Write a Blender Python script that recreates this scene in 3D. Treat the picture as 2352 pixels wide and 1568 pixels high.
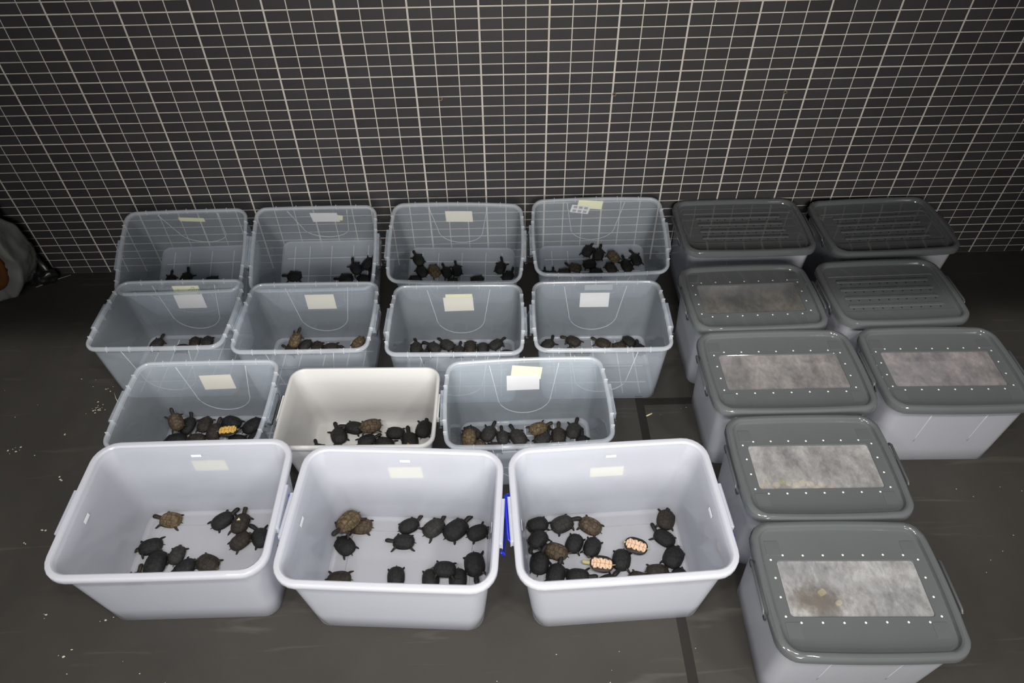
import bpy, bmesh, math, random
from mathutils import Vector, Matrix

for o in list(bpy.data.objects):
    bpy.data.objects.remove(o, do_unlink=True)
scene = bpy.context.scene
COL = scene.collection
rnd = random.Random(7)

# ------------------------------------------------------------------ camera
cam_d = bpy.data.cameras.new('camera')
cam_d.sensor_width = 36.0
cam_d.lens = 25.252
cam_d.clip_start = 0.05
cam = bpy.data.objects.new('camera', cam_d)
COL.objects.link(cam)
def cam_axes(p, y, r):
    b = Matrix.Rotation(y, 3, 'Z') @ Matrix.Rotation(p, 3, 'X')
    right, fwd, up = b.col[0].copy(), b.col[1].copy(), b.col[2].copy()
    return (right * math.cos(r) + up * math.sin(r), fwd, up * math.cos(r) - right * math.sin(r))
_r, _f, _u = cam_axes(-0.8017, -0.01633, -0.01309)
_m = Matrix((_r, _u, -_f)).transposed().to_4x4()
_m.translation = (-0.12795, -3.10884, 2.5781)
cam.matrix_world = _m
scene.camera = cam

# ------------------------------------------------------------------ world, lamps, exposure
w = bpy.data.worlds.new('dim_hall')
w.use_nodes = True
w.node_tree.nodes['Background'].inputs[0].default_value = (0.88, 0.94, 1.0, 1)
w.node_tree.nodes['Background'].inputs[1].default_value = 0.075
scene.world = w

def spot(name, loc, aim, power, cone, blend, radius, color=(1, 1, 1)):
    d = bpy.data.lights.new(name, 'SPOT')
    d.energy = power; d.spot_size = math.radians(cone); d.spot_blend = blend
    d.shadow_soft_size = radius; d.color = color
    o = bpy.data.objects.new(name, d)
    o.location = loc
    o.rotation_euler = (Vector(aim) - Vector(loc)).to_track_quat('-Z', 'Y').to_euler()
    COL.objects.link(o)
    return o
def area(name, loc, aim, power, sx, sy, color=(1, 1, 1)):
    d = bpy.data.lights.new(name, 'AREA')
    d.shape = 'RECTANGLE'; d.size = sx; d.size_y = sy; d.energy = power; d.color = color
    o = bpy.data.objects.new(name, d)
    o.location = loc
    o.rotation_euler = (Vector(aim) - Vector(loc)).to_track_quat('-Z', 'Y').to_euler()
    COL.objects.link(o)
    return o
# a row of downlights in the high ceiling in front of the mezzanine edge
for i, (lx, pw, cl) in enumerate(((-2.3, 45, (1.0, .985, .96)), (-0.75, 57, (1.0, .98, .96)), (0.7, 57, (1.0, .985, .97)), (2.2, 47, (1.0, .985, .96)), (0.05, 7, (1.0, .55, .25)))):
    area('ceiling_downlight', (lx, -3.57, 4.45), (lx * 0.6, -1.6, 0), pw, 0.45, 0.07, cl)
# added, unseen fill lights behind the camera that brighten wall and bins
spot('rear_fill_spot', (0.1, -6.2, 2.55), (0.05, 0, 0.60), 1080, 48, 1.0, 0.95, (1.0, 0.96, 0.91))
area('rear_fill_area', (0.0, -6.5, 3.9), (0.0, -1.5, 0.2), 90, 3.2, 0.6, (1.0, 0.98, 0.95))

vs = scene.view_settings
vs.view_transform = 'Standard'
try: vs.look = 'None'
except Exception: pass
vs.exposure = 0.1
vs.gamma = 1.0
vs.use_curve_mapping = False
scene.cycles.transparent_max_bounces = 28
scene.cycles.max_bounces = 7
scene.cycles.diffuse_bounces = 3
scene.cycles.transmission_bounces = 7
scene.cycles.use_denoising = True
scene.cycles.use_adaptive_sampling = True
scene.cycles.adaptive_threshold = 0.02
scene.cycles.sample_clamp_indirect = 4.0
scene.cycles.caustics_reflective = False
scene.cycles.caustics_refractive = False

# ------------------------------------------------------------------ helpers
def lin(c):
    return c / 12.92 if c <= 0.04045 else ((c + 0.055) / 1.055) ** 2.4
def rgb(r, g, b):
    return (lin(r / 255), lin(g / 255), lin(b / 255), 1.0)

def material(name):
    m = bpy.data.materials.new(name)
    m.use_nodes = True
    nt = m.node_tree
    b = nt.nodes['Principled BSDF']
    return m, nt, b
def node(nt, kind, **kw):
    n = nt.nodes.new(kind)
    for k, v in kw.items():
        if hasattr(n, k): setattr(n, k, v)
        else: n.inputs[k].default_value = v
    return n
def plain(name, col, rough=0.5, spec=0.5, noise=0.0, scale=40.0, bump=0.0):
    m, nt, b = material(name)
    b.inputs['Base Color'].default_value = col
    b.inputs['Roughness'].default_value = rough
    b.inputs['Specular IOR Level'].default_value = spec
    if noise or bump:
        tc = node(nt, 'ShaderNodeTexCoord')
        nz = node(nt, 'ShaderNodeTexNoise', Scale=scale, Detail=5.0)
        nt.links.new(tc.outputs['Object'], nz.inputs['Vector'])
        if noise:
            mx = node(nt, 'ShaderNodeMix', data_type='RGBA')
            mx.inputs[6].default_value = tuple(c * (1 - noise) for c in col[:3]) + (1,)
            mx.inputs[7].default_value = tuple(min(1, c * (1 + noise)) for c in col[:3]) + (1,)
            nt.links.new(nz.outputs['Fac'], mx.inputs[0])
            nt.links.new(mx.outputs[2], b.inputs['Base Color'])
        if bump:
            bp = node(nt, 'ShaderNodeBump', Strength=bump, Distance=0.002)
            nt.links.new(nz.outputs['Fac'], bp.inputs['Height'])
            nt.links.new(bp.outputs['Normal'], b.inputs['Normal'])
    return m
def sheen_weight(nt):
    lwt = node(nt, 'ShaderNodeLayerWeight'); lwt.inputs[0].default_value = 0.5
    pw = node(nt, 'ShaderNodeMath', operation='POWER'); pw.inputs[1].default_value = 5.0
    nt.links.new(lwt.outputs['Facing'], pw.inputs[0])
    ma = node(nt, 'ShaderNodeMath', operation='MULTIPLY_ADD'); ma.inputs[1].default_value = 0.7; ma.inputs[2].default_value = 0.04
    nt.links.new(pw.outputs[0], ma.inputs[0])
    g = node(nt, 'ShaderNodeNewGeometry')
    iv = node(nt, 'ShaderNodeMath', operation='SUBTRACT'); iv.inputs[0].default_value = 1.0
    nt.links.new(g.outputs['Backfacing'], iv.inputs[1])
    mu = node(nt, 'ShaderNodeMath', operation='MULTIPLY')
    nt.links.new(ma.outputs[0], mu.inputs[0]); nt.links.new(iv.outputs[0], mu.inputs[1])
    return mu
def milky(name, col, clear, gloss_rough=0.12, trans=0.5, cloud=0.0):
    """thin moulded plastic: haze (reflected and transmitted diffusely) + straight see-through + surface gloss"""
    m = bpy.data.materials.new(name)
    m.use_nodes = True
    nt = m.node_tree
    for n in list(nt.nodes): nt.nodes.remove(n)
    out = node(nt, 'ShaderNodeOutputMaterial')
    dif = node(nt, 'ShaderNodeBsdfDiffuse'); dif.inputs[0].default_value = col
    trl = node(nt, 'ShaderNodeBsdfTranslucent'); trl.inputs[0].default_value = col
    hz = node(nt, 'ShaderNodeMixShader'); hz.inputs[0].default_value = trans
    nt.links.new(dif.outputs[0], hz.inputs[1]); nt.links.new(trl.outputs[0], hz.inputs[2])
    tr = node(nt, 'ShaderNodeBsdfTransparent'); tr.inputs[0].default_value = (1, 1, 1, 1)
    mx = node(nt, 'ShaderNodeMixShader'); mx.inputs[0].default_value = clear
    nt.links.new(hz.outputs[0], mx.inputs[1]); nt.links.new(tr.outputs[0], mx.inputs[2])
    if cloud:
        tc = node(nt, 'ShaderNodeTexCoord')
        nz = node(nt, 'ShaderNodeTexNoise', Scale=7.0, Detail=4.0)
        nt.links.new(tc.outputs['Object'], nz.inputs['Vector'])
        mr = node(nt, 'ShaderNodeMapRange')
        mr.inputs[1].default_value = 0.3; mr.inputs[2].default_value = 0.7
        mr.inputs[3].default_value = clear - cloud; mr.inputs[4].default_value = min(1, clear + cloud)
        nt.links.new(nz.outputs['Fac'], mr.inputs[0]); nt.links.new(mr.outputs[0], mx.inputs[0])
    gl = node(nt, 'ShaderNodeBsdfGlossy'); gl.inputs['Roughness'].default_value = gloss_rough
    lw = sheen_weight(nt)
    fin = node(nt, 'ShaderNodeMixShader')
    nt.links.new(lw.outputs[0], fin.inputs[0])
    nt.links.new(mx.outputs[0], fin.inputs[1]); nt.links.new(gl.outputs[0], fin.inputs[2])
    nt.links.new(fin.outputs[0], out.inputs[0])
    return m

def mesh_obj(name, verts, faces, mat, parent=None, smooth=False, loc=None):
    me = bpy.data.meshes.new(name)
    me.from_pydata([tuple(v) for v in verts], [], faces)
    me.update()
    if len(me.polygons) < 3000:
        bm = bmesh.new(); bm.from_mesh(me); bmesh.ops.recalc_face_normals(bm, faces=bm.faces); bm.to_mesh(me); bm.free()
    if smooth:
        me.polygons.foreach_set('use_smooth', [True] * len(me.polygons))
    if mat: me.materials.append(mat)
    o = bpy.data.objects.new(name, me)
    COL.objects.link(o)
    if parent: o.parent = parent
    if loc: o.location = loc
    return o
def from_mesh(name, me, parent=None, mat=None, matrix=None):
    o = bpy.data.objects.new(name, me)
    COL.objects.link(o)
    if parent: o.parent = parent
    if matrix is not None: o.matrix_local = matrix
    if mat:
        o.material_slots[0].link = 'OBJECT'; o.material_slots[0].material = mat
    return o
def tag(o, label, cat, group=None):
    o['label'] = label; o['category'] = cat
    if group: o['group'] = group
    return o
def empty(name, loc=(0, 0, 0), rz=0.0):
    o = bpy.data.objects.new(name, None)
    o.empty_display_size = 0.05
    o.location = loc; o.rotation_euler = (0, 0, rz)
    COL.objects.link(o)
    return o
def box_vf(x0, x1, y0, y1, z0, z1):
    v = [(x0, y0, z0), (x1, y0, z0), (x1, y1, z0), (x0, y1, z0), (x0, y0, z1), (x1, y0, z1), (x1, y1, z1), (x0, y1, z1)]
    f = [(3, 2, 1, 0), (4, 5, 6, 7), (0, 1, 5, 4), (1, 2, 6, 5), (2, 3, 7, 6), (3, 0, 4, 7)]
    return v, f
def join(parts):
    V, F = [], []
    for v, f in parts:
        n = len(V); V += list(v); F += [tuple(i + n for i in q) for q in f]
    return V, F
def smooth_sharp(o, ang=35):
    me = o.data
    me.polygons.foreach_set('use_smooth', [True] * len(me.polygons))
    me.set_sharp_from_angle(angle=math.radians(ang))

NA, NS = 6, 8
def ring(wd, dp, r, bx, by, z):
    """rounded rectangle with gently bowed sides, fixed point count"""
    r = min(r, wd / 2 - 1e-4, dp / 2 - 1e-4)
    P = []
    cs = [(1, -1, -90), (1, 1, 0), (-1, 1, 90), (-1, -1, 180)]
    for i, (sx, sy, a0) in enumerate(cs):
        cx, cy = sx * (wd / 2 - r), sy * (dp / 2 - r)
        for k in range(NA + 1):
            a = math.radians(a0 + 90 * k / NA)
            P.append((cx + r * math.cos(a), cy + r * math.sin(a)))
        nx, ny, na = cs[(i + 1) % 4]
        a = math.radians(na)
        ex, ey = nx * (wd / 2 - r) + r * math.cos(a), ny * (dp / 2 - r) + r * math.sin(a)
        lx, ly = P[-1]
        for k in range(1, NS):
            t = k / NS
            P.append((lx + (ex - lx) * t, ly + (ey - ly) * t))
    out = []
    for x, y in P:
        fx = 1 + (2 * bx / wd) * (1 - (2 * y / dp) ** 2)
        fy = 1 + (2 * by / dp) * (1 - (2 * x / wd) ** 2)
        out.append((x * fx, y * fy, z))
    return out
def loft(rings, cap0=True, cap1=True, closed=False):
    n = len(rings[0]); V = [p for r in rings for p in r]; F = []
    m = len(rings)
    for i in range(m if closed else m - 1):
        a, b = i * n, ((i + 1) % m) * n
        for j in range(n):
            k = (j + 1) % n
            F.append((a + j, a + k, b + k, b + j))
    if cap0: F.append(tuple(range(n - 1, -1, -1)))
    if cap1: F.append(tuple(range((m - 1) * n, m * n)))
    return V, F
def tube(path, r, n=8, closed=False, flat=1.0):
    pts = [Vector(p) for p in path]; m = len(pts); V = []; F = []
    up0 = Vector((0, 0, 1))
    for i, p in enumerate(pts):
        a = pts[i - 1] if (i > 0 or closed) else p
        b = pts[(i + 1) % m] if (i < m - 1 or closed) else p
        t = (b - a).normalized()
        u = up0 if abs(t.dot(up0)) < 0.9 else Vector((0, 1, 0))
        s = t.cross(u).normalized(); q = s.cross(t).normalized()
        for k in range(n):
            an = 2 * math.pi * k / n
            V.append(p + s * (r * math.cos(an)) + q * (r * flat * math.sin(an)))
    for i in range(m if closed else m - 1):
        a, b = i * n, ((i + 1) % m) * n
        for k in range(n):
            l = (k + 1) % n
            F.append((a + k, a + l, b + l, b + k))
    if not closed:
        F.append(tuple(range(n - 1, -1, -1))); F.append(tuple(range((m - 1) * n, m * n)))
    return [tuple(v) for v in V], F

# ------------------------------------------------------------------ materials
def tile_material():
    m, nt, b = material('charcoal_tile')
    g = node(nt, 'ShaderNodeNewGeometry')
    mp = node(nt, 'ShaderNodeMapping'); mp.inputs['Scale'].default_value = (10, 0, 20)
    mp.inputs['Location'].default_value = (0.0, 0, 0.15 * 20 * 0.05)
    fl = node(nt, 'ShaderNodeVectorMath', operation='FLOOR')
    wn = node(nt, 'ShaderNodeTexWhiteNoise', noise_dimensions='3D')
    nt.links.new(g.outputs['Position'], mp.inputs['Vector']); nt.links.new(mp.outputs[0], fl.inputs[0]); nt.links.new(fl.outputs[0], wn.inputs['Vector'])
    nz = node(nt, 'ShaderNodeTexNoise', Scale=9.0, Detail=4.0)
    nt.links.new(g.outputs['Position'], nz.inputs['Vector'])
    ad = node(nt, 'ShaderNodeMath', operation='ADD'); nt.links.new(wn.outputs[0], ad.inputs[0]); nt.links.new(nz.outputs['Fac'], ad.inputs[1])
    cr = node(nt, 'ShaderNodeMapRange'); cr.inputs[2].default_value = 2.0
    nt.links.new(ad.outputs[0], cr.inputs[0])
    mx = node(nt, 'ShaderNodeMix', data_type='RGBA')
    mx.inputs[6].default_value = (0.029, 0.027, 0.0275, 1); mx.inputs[7].default_value = (0.050, 0.0475, 0.049, 1)
    nt.links.new(cr.outputs[0], mx.inputs[0]); nt.links.new(mx.outputs[2], b.inputs['Base Color'])
    b.inputs['Roughness'].default_value = 0.42
    b.inputs['Specular IOR Level'].default_value = 0.35
    return m
def grout_material():
    m, nt, b = material('beige_grout')
    g = node(nt, 'ShaderNodeNewGeometry')
    nz = node(nt, 'ShaderNodeTexNoise', Scale=14.0, Detail=6.0)
    nt.links.new(g.outputs['Position'], nz.inputs['Vector'])
    mx = node(nt, 'ShaderNodeMix', data_type='RGBA')
    mx.inputs[6].default_value = (0.40, 0.375, 0.33, 1); mx.inputs[7].default_value = (0.66, 0.62, 0.55, 1)
    nt.links.new(nz.outputs['Fac'], mx.inputs[0]); nt.links.new(mx.outputs[2], b.inputs['Base Color'])
    b.inputs['Roughness'].default_value = 0.85
    return m
def floor_material():
    m, nt, b = material('dark_screed')
    g = node(nt, 'ShaderNodeNewGeometry')
    n1 = node(nt, 'ShaderNodeTexNoise', Scale=2.2, Detail=8.0, Roughness=0.65)
    n2 = node(nt, 'ShaderNodeTexNoise', Scale=60.0, Detail=3.0)
    nt.links.new(g.outputs['Position'], n1.inputs['Vector']); nt.links.new(g.outputs['Position'], n2.inputs['Vector'])
    mx = node(nt, 'ShaderNodeMix', data_type='RGBA')
    mx.inputs[6].default_value = (0.031, 0.029, 0.0255, 1); mx.inputs[7].default_value = (0.060, 0.056, 0.050, 1)
    nt.links.new(n1.outputs['Fac'], mx.inputs[0])
    # long faint scuff marks
    mp = node(nt, 'ShaderNodeMapping'); mp.inputs['Rotation'].default_value = (0, 0, 0.35); mp.inputs['Scale'].default_value = (0.6, 6, 1)
    nt.links.new(g.outputs['Position'], mp.inputs['Vector'])
    n3 = node(nt, 'ShaderNodeTexNoise', Scale=3.0, Detail=7.0, Distortion=1.2)
    nt.links.new(mp.outputs[0], n3.inputs['Vector'])
    r3 = node(nt, 'ShaderNodeMapRange'); r3.inputs[1].default_value = 0.62; r3.inputs[2].default_value = 0.8; r3.inputs[4].default_value = 0.5
    nt.links.new(n3.outputs['Fac'], r3.inputs[0])
    m2 = node(nt, 'ShaderNodeMix', data_type='RGBA'); m2.inputs[7].default_value = (0.12, 0.113, 0.10, 1)
    nt.links.new(r3.outputs[0], m2.inputs[0]); nt.links.new(mx.outputs[2], m2.inputs[6])
    nt.links.new(m2.outputs[2], b.inputs['Base Color'])
    rr = node(nt, 'ShaderNodeMapRange'); rr.inputs[3].default_value = 0.45; rr.inputs[4].default_value = 0.7
    nt.links.new(n1.outputs['Fac'], rr.inputs[0]); nt.links.new(rr.outputs[0], b.inputs['Roughness'])
    bp = node(nt, 'ShaderNodeBump', Strength=0.15, Distance=0.001)
    nt.links.new(n2.outputs['Fac'], bp.inputs['Height']); nt.links.new(bp.outputs[0], b.inputs['Normal'])
    b.inputs['Specular IOR Level'].default_value = 0.3
    return m
M = {}
M['tile'] = tile_material(); M['grout'] = grout_material(); M['floor'] = floor_material()
M['strip'] = plain('black_inlay', (0.017, 0.0155, 0.0135, 1), 0.6, 0.3)
M['plaster'] = plain('grey_plaster', (0.25, 0.24, 0.23, 1), 0.9, 0.2)
M['milk'] = milky('milky_polypropylene', (0.86, 0.885, 0.955, 1), 0.36, 0.07, 0.45)
M['milkrim'] = milky('milky_polypropylene_rim', (0.86, 0.88, 0.94, 1), 0.16, 0.07, 0.42)
M['clear'] = milky('clear_polypropylene', (0.82, 0.91, 1.0, 1), 0.775, 0.05, 0.45)
M['base'] = milky('clear_polypropylene_base', (0.84, 0.91, 1.0, 1), 0.52, 0.10, 0.45)
M['rim'] = milky('clear_polypropylene_rim', (0.88, 0.93, 0.99, 1), 0.50, 0.08, 0.45)
M['hazy'] = milky('hazy_polypropylene', (0.84, 0.86, 0.92, 1), 0.40, 0.12, 0.5)
M['rib'] = milky('plastic_ridge', (0.92, 0.95, 0.98, 1), 0.30, 0.15, 0.4)
M['white'] = plain('opaque_white_plastic', (0.56, 0.558, 0.55, 1), 0.3, 0.4)
M['lid'] = plain('grey_lid_plastic', rgb(94, 98, 99), 0.07, 0.7, noise=0.08, scale=5.0)
M['handle'] = plain('grey_handle_plastic', rgb(78, 80, 82), 0.3, 0.5)
M['darkhandle'] = plain('dark_handle_plastic', rgb(58, 58, 60), 0.35, 0.5)
M['blue'] = plain('blue_handle_plastic', rgb(22, 40, 190), 0.3, 0.5)
M['hole'] = plain('pale_air_hole', (0.82, 0.82, 0.76, 1), 0.6)
M['darkhole'] = plain('dark_air_hole', (0.02, 0.02, 0.02, 1), 0.6)
M['paper'] = plain('cream_paper', rgb(238, 226, 205), 0.8, 0.2)
M['whitepaper'] = plain('white_paper', rgb(236, 228, 224), 0.8, 0.2)
M['yellowpaper'] = plain('yellow_paper', rgb(246, 240, 186), 0.8, 0.2)
M['greypaper'] = plain('grey_print', rgb(150, 150, 150), 0.8, 0.2)
M['ink'] = plain('faint_ink', rgb(120, 112, 90), 0.8, 0.2)
M['tab'] = plain('white_tab', rgb(246, 248, 250), 0.4, 0.4)
M['speck'] = plain('pale_fleck', rgb(196, 192, 178), 0.8, 0.2)
M['plugring'] = plain('brass_plug', rgb(140, 126, 100), 0.6)
M['straw'] = plain('pale_straw', rgb(232, 222, 170), 0.7, 0.2)
def pane_material(seed, tint, stain=None):
    m = bpy.data.materials.new('dirty_window_pane'); m.use_nodes = True
    nt = m.node_tree
    for n in list(nt.nodes): nt.nodes.remove(n)
    out = node(nt, 'ShaderNodeOutputMaterial')
    tc = node(nt, 'ShaderNodeTexCoord')
    mp = node(nt, 'ShaderNodeMapping'); mp.inputs['Location'].default_value = (seed * 3.1, seed * 1.7, 0); mp.inputs['Scale'].default_value = (1.0, 0.6, 1.0); mp.inputs['Rotation'].default_value = (0, 0, 0.25)
    nt.links.new(tc.outputs['Object'], mp.inputs[0])
    n1 = node(nt, 'ShaderNodeTexNoise', Scale=11.0, Detail=10.0, Roughness=0.75, Distortion=0.15)
    n2 = node(nt, 'ShaderNodeTexNoise', Scale=70.0, Detail=6.0, Roughness=0.7)
    nt.links.new(mp.outputs[0], n1.inputs['Vector']); nt.links.new(mp.outputs[0], n2.inputs['Vector'])
    mx = node(nt, 'ShaderNodeMix', data_type='RGBA')
    mx.inputs[6].default_value = tuple(c * 0.68 for c in tint) + (1,); mx.inputs[7].default_value = tuple(min(1, c * 1.35) for c in tint) + (1,)
    r1 = node(nt, 'ShaderNodeMapRange'); r1.inputs[1].default_value = 0.35; r1.inputs[2].default_value = 0.68
    nt.links.new(n1.outputs['Fac'], r1.inputs[0]); nt.links.new(r1.outputs[0], mx.inputs[0])
    if stain:
        vm = node(nt, 'ShaderNodeMapping'); vm.inputs['Location'].default_value = (-stain[0] / stain[2], -stain[1] / stain[3], 0); vm.inputs['Scale'].default_value = (1 / stain[2], 1 / stain[3], 0)
        nt.links.new(tc.outputs['Object'], vm.inputs[0])
        ln = node(nt, 'ShaderNodeVectorMath', operation='LENGTH'); nt.links.new(vm.outputs[0], ln.inputs[0])
        ns = node(nt, 'ShaderNodeMath', operation='MULTIPLY_ADD'); ns.inputs[1].default_value = 1.6; ns.inputs[2].default_value = -0.8; nt.links.new(n1.outputs['Fac'], ns.inputs[0])
        sm = node(nt, 'ShaderNodeMath', operation='ADD'); nt.links.new(ln.outputs['Value'], sm.inputs[0]); nt.links.new(ns.outputs[0], sm.inputs[1])
        rs = node(nt, 'ShaderNodeMapRange'); rs.inputs[1].default_value = 1.0; rs.inputs[2].default_value = 0.3; rs.inputs[4].default_value = 0.8
        nt.links.new(sm.outputs[0], rs.inputs[0])
        mb = node(nt, 'ShaderNodeMix', data_type='RGBA'); mb.inputs[7].default_value = (0.20, 0.145, 0.07, 1)
        nt.links.new(rs.outputs[0], mb.inputs[0]); nt.links.new(mx.outputs[2], mb.inputs[6]); mx = mb
    dif = node(nt, 'ShaderNodeBsdfDiffuse'); trl = node(nt, 'ShaderNodeBsdfTranslucent')
    nt.links.new(mx.outputs[2], dif.inputs[0]); nt.links.new(mx.outputs[2], trl.inputs[0])
    hz = node(nt, 'ShaderNodeMixShader'); hz.inputs[0].default_value = 0.3
    nt.links.new(dif.outputs[0], hz.inputs[1]); nt.links.new(trl.outputs[0], hz.inputs[2])
    tr = node(nt, 'ShaderNodeBsdfTransparent')
    ad = node(nt, 'ShaderNodeMath', operation='ADD'); nt.links.new(n1.outputs['Fac'], ad.inputs[0])
    sc = node(nt, 'ShaderNodeMath', operation='MULTIPLY'); sc.inputs[1].default_value = 0.6; nt.links.new(n2.outputs['Fac'], sc.inputs[0]); nt.links.new(sc.outputs[0], ad.inputs[1])
    r2 = node(nt, 'ShaderNodeMapRange'); r2.inputs[1].default_value = 0.5; r2.inputs[2].default_value = 1.15; r2.inputs[3].default_value = 0.90; r2.inputs[4].default_value = 0.52
    nt.links.new(ad.outputs[0], r2.inputs[0])
    m3 = node(nt, 'ShaderNodeMixShader'); nt.links.new(r2.outputs[0], m3.inputs[0]); nt.links.new(hz.outputs[0], m3.inputs[1]); nt.links.new(tr.outputs[0], m3.inputs[2])
    gl = node(nt, 'ShaderNodeBsdfGlossy'); gl.inputs['Roughness'].default_value = 0.12
    fr = sheen_weight(nt)
    fin = node(nt, 'ShaderNodeMixShader'); nt.links.new(fr.outputs[0], fin.inputs[0]); nt.links.new(m3.outputs[0], fin.inputs[1]); nt.links.new(gl.outputs[0], fin.inputs[2])
    nt.links.new(fin.outputs[0], out.inputs[0])
    return m

# ------------------------------------------------------------------ the setting
def structure(o): o['kind'] = 'structure'; return o
fl = structure(mesh_obj('floor', *box_vf(-6, 6, -9, 0.0, -0.1, 0.0), M['floor']))
wall = structure(mesh_obj('wall_back', *box_vf(-6, 6, 0.0, 0.2, -0.1, 4.6), M['grout']))
structure(mesh_obj('ceiling', *box_vf(-6, 6, -9, 0.2, 4.6, 4.7), M['plaster']))
structure(mesh_obj('wall_left', *box_vf(-6.2, -6, -9, 0.2, -0.1, 4.6), M['plaster']))
structure(mesh_obj('wall_right', *box_vf(6, 6.2, -9, 0.2, -0.1, 4.6), M['plaster']))
# mezzanine soffit over the wall zone: its edge shades everything close to the wall
structure(mesh_obj('trim_1', *box_vf(-6, 6, -2.50, 0.0, 2.90, 3.10), M['plaster']))
# dark inlay strips let into the floor
for v in ((0.472, 0.508, -9.0, -1.0415), (0.472, 6.0, -1.0405, -1.002), (0.472, 0.508, -1.001, -0.001)):
    mesh_obj('inlay_strip', *box_vf(v[0], v[1], v[2], v[3], -0.002, 0.0006), M['strip'], fl)

ZF = 27.85
def tile_mesh(w_, h_):
    c = 0.0016; t = 0.003
    v = [(-w_ / 2, 0, -h_ / 2), (w_ / 2, 0, -h_ / 2), (w_ / 2, 0, h_ / 2), (-w_ / 2, 0, h_ / 2)]
    v += [(x, -t + 0.001, z) for x, _, z in v[:4]]
    v += [(x - math.copysign(c, x), -t, z - math.copysign(c, z)) for x, _, z in v[:4]]
    f = [(8, 9, 10, 11)]
    for a in (0, 4):
        for j in range(4):
            k = (j + 1) % 4
            f.append((a + j, a + k, a + 4 + k, a + 4 + j))
    return v, f
GV, GV3, GH, GH6 = 0.0052, 0.0086, 0.0052, 0.0066
def tile_rect(i, k):
    x0 = (i - 17) * 0.1 + (GV3 if i % 3 == 0 else GV) / 2
    x1 = (i - 16) * 0.1 - (GV3 if (i + 1) % 3 == 0 else GV) / 2
    z1 = (ZF - k) * 0.05 - (GH6 if k % 6 == 0 else GH) / 2
    z0 = (ZF - k - 1) * 0.05 + (GH6 if (k + 1) % 6 == 0 else GH) / 2
    return x0, x1, max(z0, 0.002), z1
near = [(i, k) for k in range(0, 7) for i in range(-1, 42)][:300]
nearset = set(near)
cache = {}
for i, k in near:
    x0, x1, z0, z1 = tile_rect(i, k)
    key = (round(x1 - x0, 4), round(z1 - z0, 4))
    if key not in cache:
        me = bpy.data.meshes.new('tile'); v, f = tile_mesh(x1 - x0, z1 - z0)
        me.from_pydata(v, [], f); me.materials.append(M['tile']); cache[key] = me
    o = bpy.data.objects.new('tile', cache[key]); COL.objects.link(o); o.parent = wall
    o.location = ((x0 + x1) / 2, 0, (z0 + z1) / 2)
parts = []
for k in range(-31, 28):
    for i in range(-42, 77):
        if (i, k) in nearset: continue
        x0, x1, z0, z1 = tile_rect(i, k)
        v, f = tile_mesh(x1 - x0, z1 - z0)
        cx, cz = (x0 + x1) / 2, (z0 + z1) / 2
        parts.append(([(a + cx, b, c + cz) for a, b, c in v], f))
o = mesh_obj('tile_field', *join(parts), M['tile'], wall); o['kind'] = 'stuff'
# three plugged screw holes
for hx, hz in ((-0.391, 0.984), (0.409, 0.988), (1.202, 0.981)):
    path = [(0.0075 * math.cos(a * math.pi / 6), 0, 0.0075 * math.sin(a * math.pi / 6)) for a in range(12)]
    o = mesh_obj('wall_plug', *tube(path, 0.0020, 6, True), M['plugring'], wall, True, (hx, -0.004, hz))
    disc = [(0.0062 * math.cos(a * math.pi / 5), 0, 0.0062 * math.sin(a * math.pi / 5)) for a in range(10)]
    d2 = [(x, -0.001, z) for x, y, z in disc]
    mesh_obj('plug_hole', *loft([disc, d2]), M['darkhole'], o)

# ------------------------------------------------------------------ storage bins
SM = dict(W=.59, D=.445, H=.36, wb=.525, db=.40, rt=.05, rb=.04, bx=.010, by=.003, lip=.020, lw=.013)
LG = dict(W=.645, D=.44, H=.36, wb=.57, db=.33, rt=.05, rb=.045, bx=.014, by=.010, lip=.020, lw=.013)
MK = dict(W=.726, D=.54, H=.425, wb=.605, db=.445, rt=.085, rb=.055, bx=.002, by=.002, lip=.030, lw=.021)
WH = dict(W=.628, D=.412, H=.33, wb=.527, db=.332, rt=.06, rb=.04, bx=.002, by=.001, lip=.022, lw=.012)
TH = 0.003
def bin_body(d, style):
    W, D, H, wb, db, rt, rb, bx, by, lip, lw = (d[k] for k in ('W', 'D', 'H', 'wb', 'db', 'rt', 'rb', 'bx', 'by', 'lip', 'lw'))
    Wt, Dt = W - 2 * lw, D - 2 * lw
    ri = rt - lw
    R = []
    def at(z, inset=0.0):
        t = z / H
        return ring(wb + (Wt - wb) * t - 2 * inset, db + (Dt - db) * t - 2 * inset, max(0.004, rb + (ri - rb) * t - inset), bx * t, by * t, z)
    R.append(ring(wb - .03, db - .03, rb - .01, 0, 0, 0.0))
    R.append(ring(wb - .008, db - .008, rb, 0, 0, 0.0015))
    R.append(at(0.008)); 
    for q in (.25, .5, .75): R.append(at(q * H))
    R.append(at(H - lip - .001))
    R.append(ring(W - .006, D - .006, rt - .003, bx, by, H - lip))
    R.append(ring(W, D, rt, bx, by, H - lip + .004))
    R.append(ring(W, D, rt, bx, by, H - .007))
    R.append(ring(W - .005, D - .005, rt - .002, bx, by, H - .002))
    R.append(ring(W - .012, D - .012, rt - .006, bx, by, H))
    g = .004 if style == 'milk' else .003
    R.append(ring(Wt + g, Dt + g, ri + .002, bx, by, H - .0005))
    R.append(at(H - .006, TH))
    for q in (.75, .5, .25): R.append(at(q * H, TH))
    R.append(at(0.014, TH))
    R.append(at(0.0065, TH + .006))
    if style == 'milk':
        R.append(ring(wb - .125, db - .125, rb * .6, 0, 0, .0055))
        R.append(ring(wb - .131, db - .131, rb * .6, 0, 0, .0095))
    else:
        R.append(ring(wb - .05, db - .05, rb * .8, 0, 0, .0050))
    return loft(R)
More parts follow.
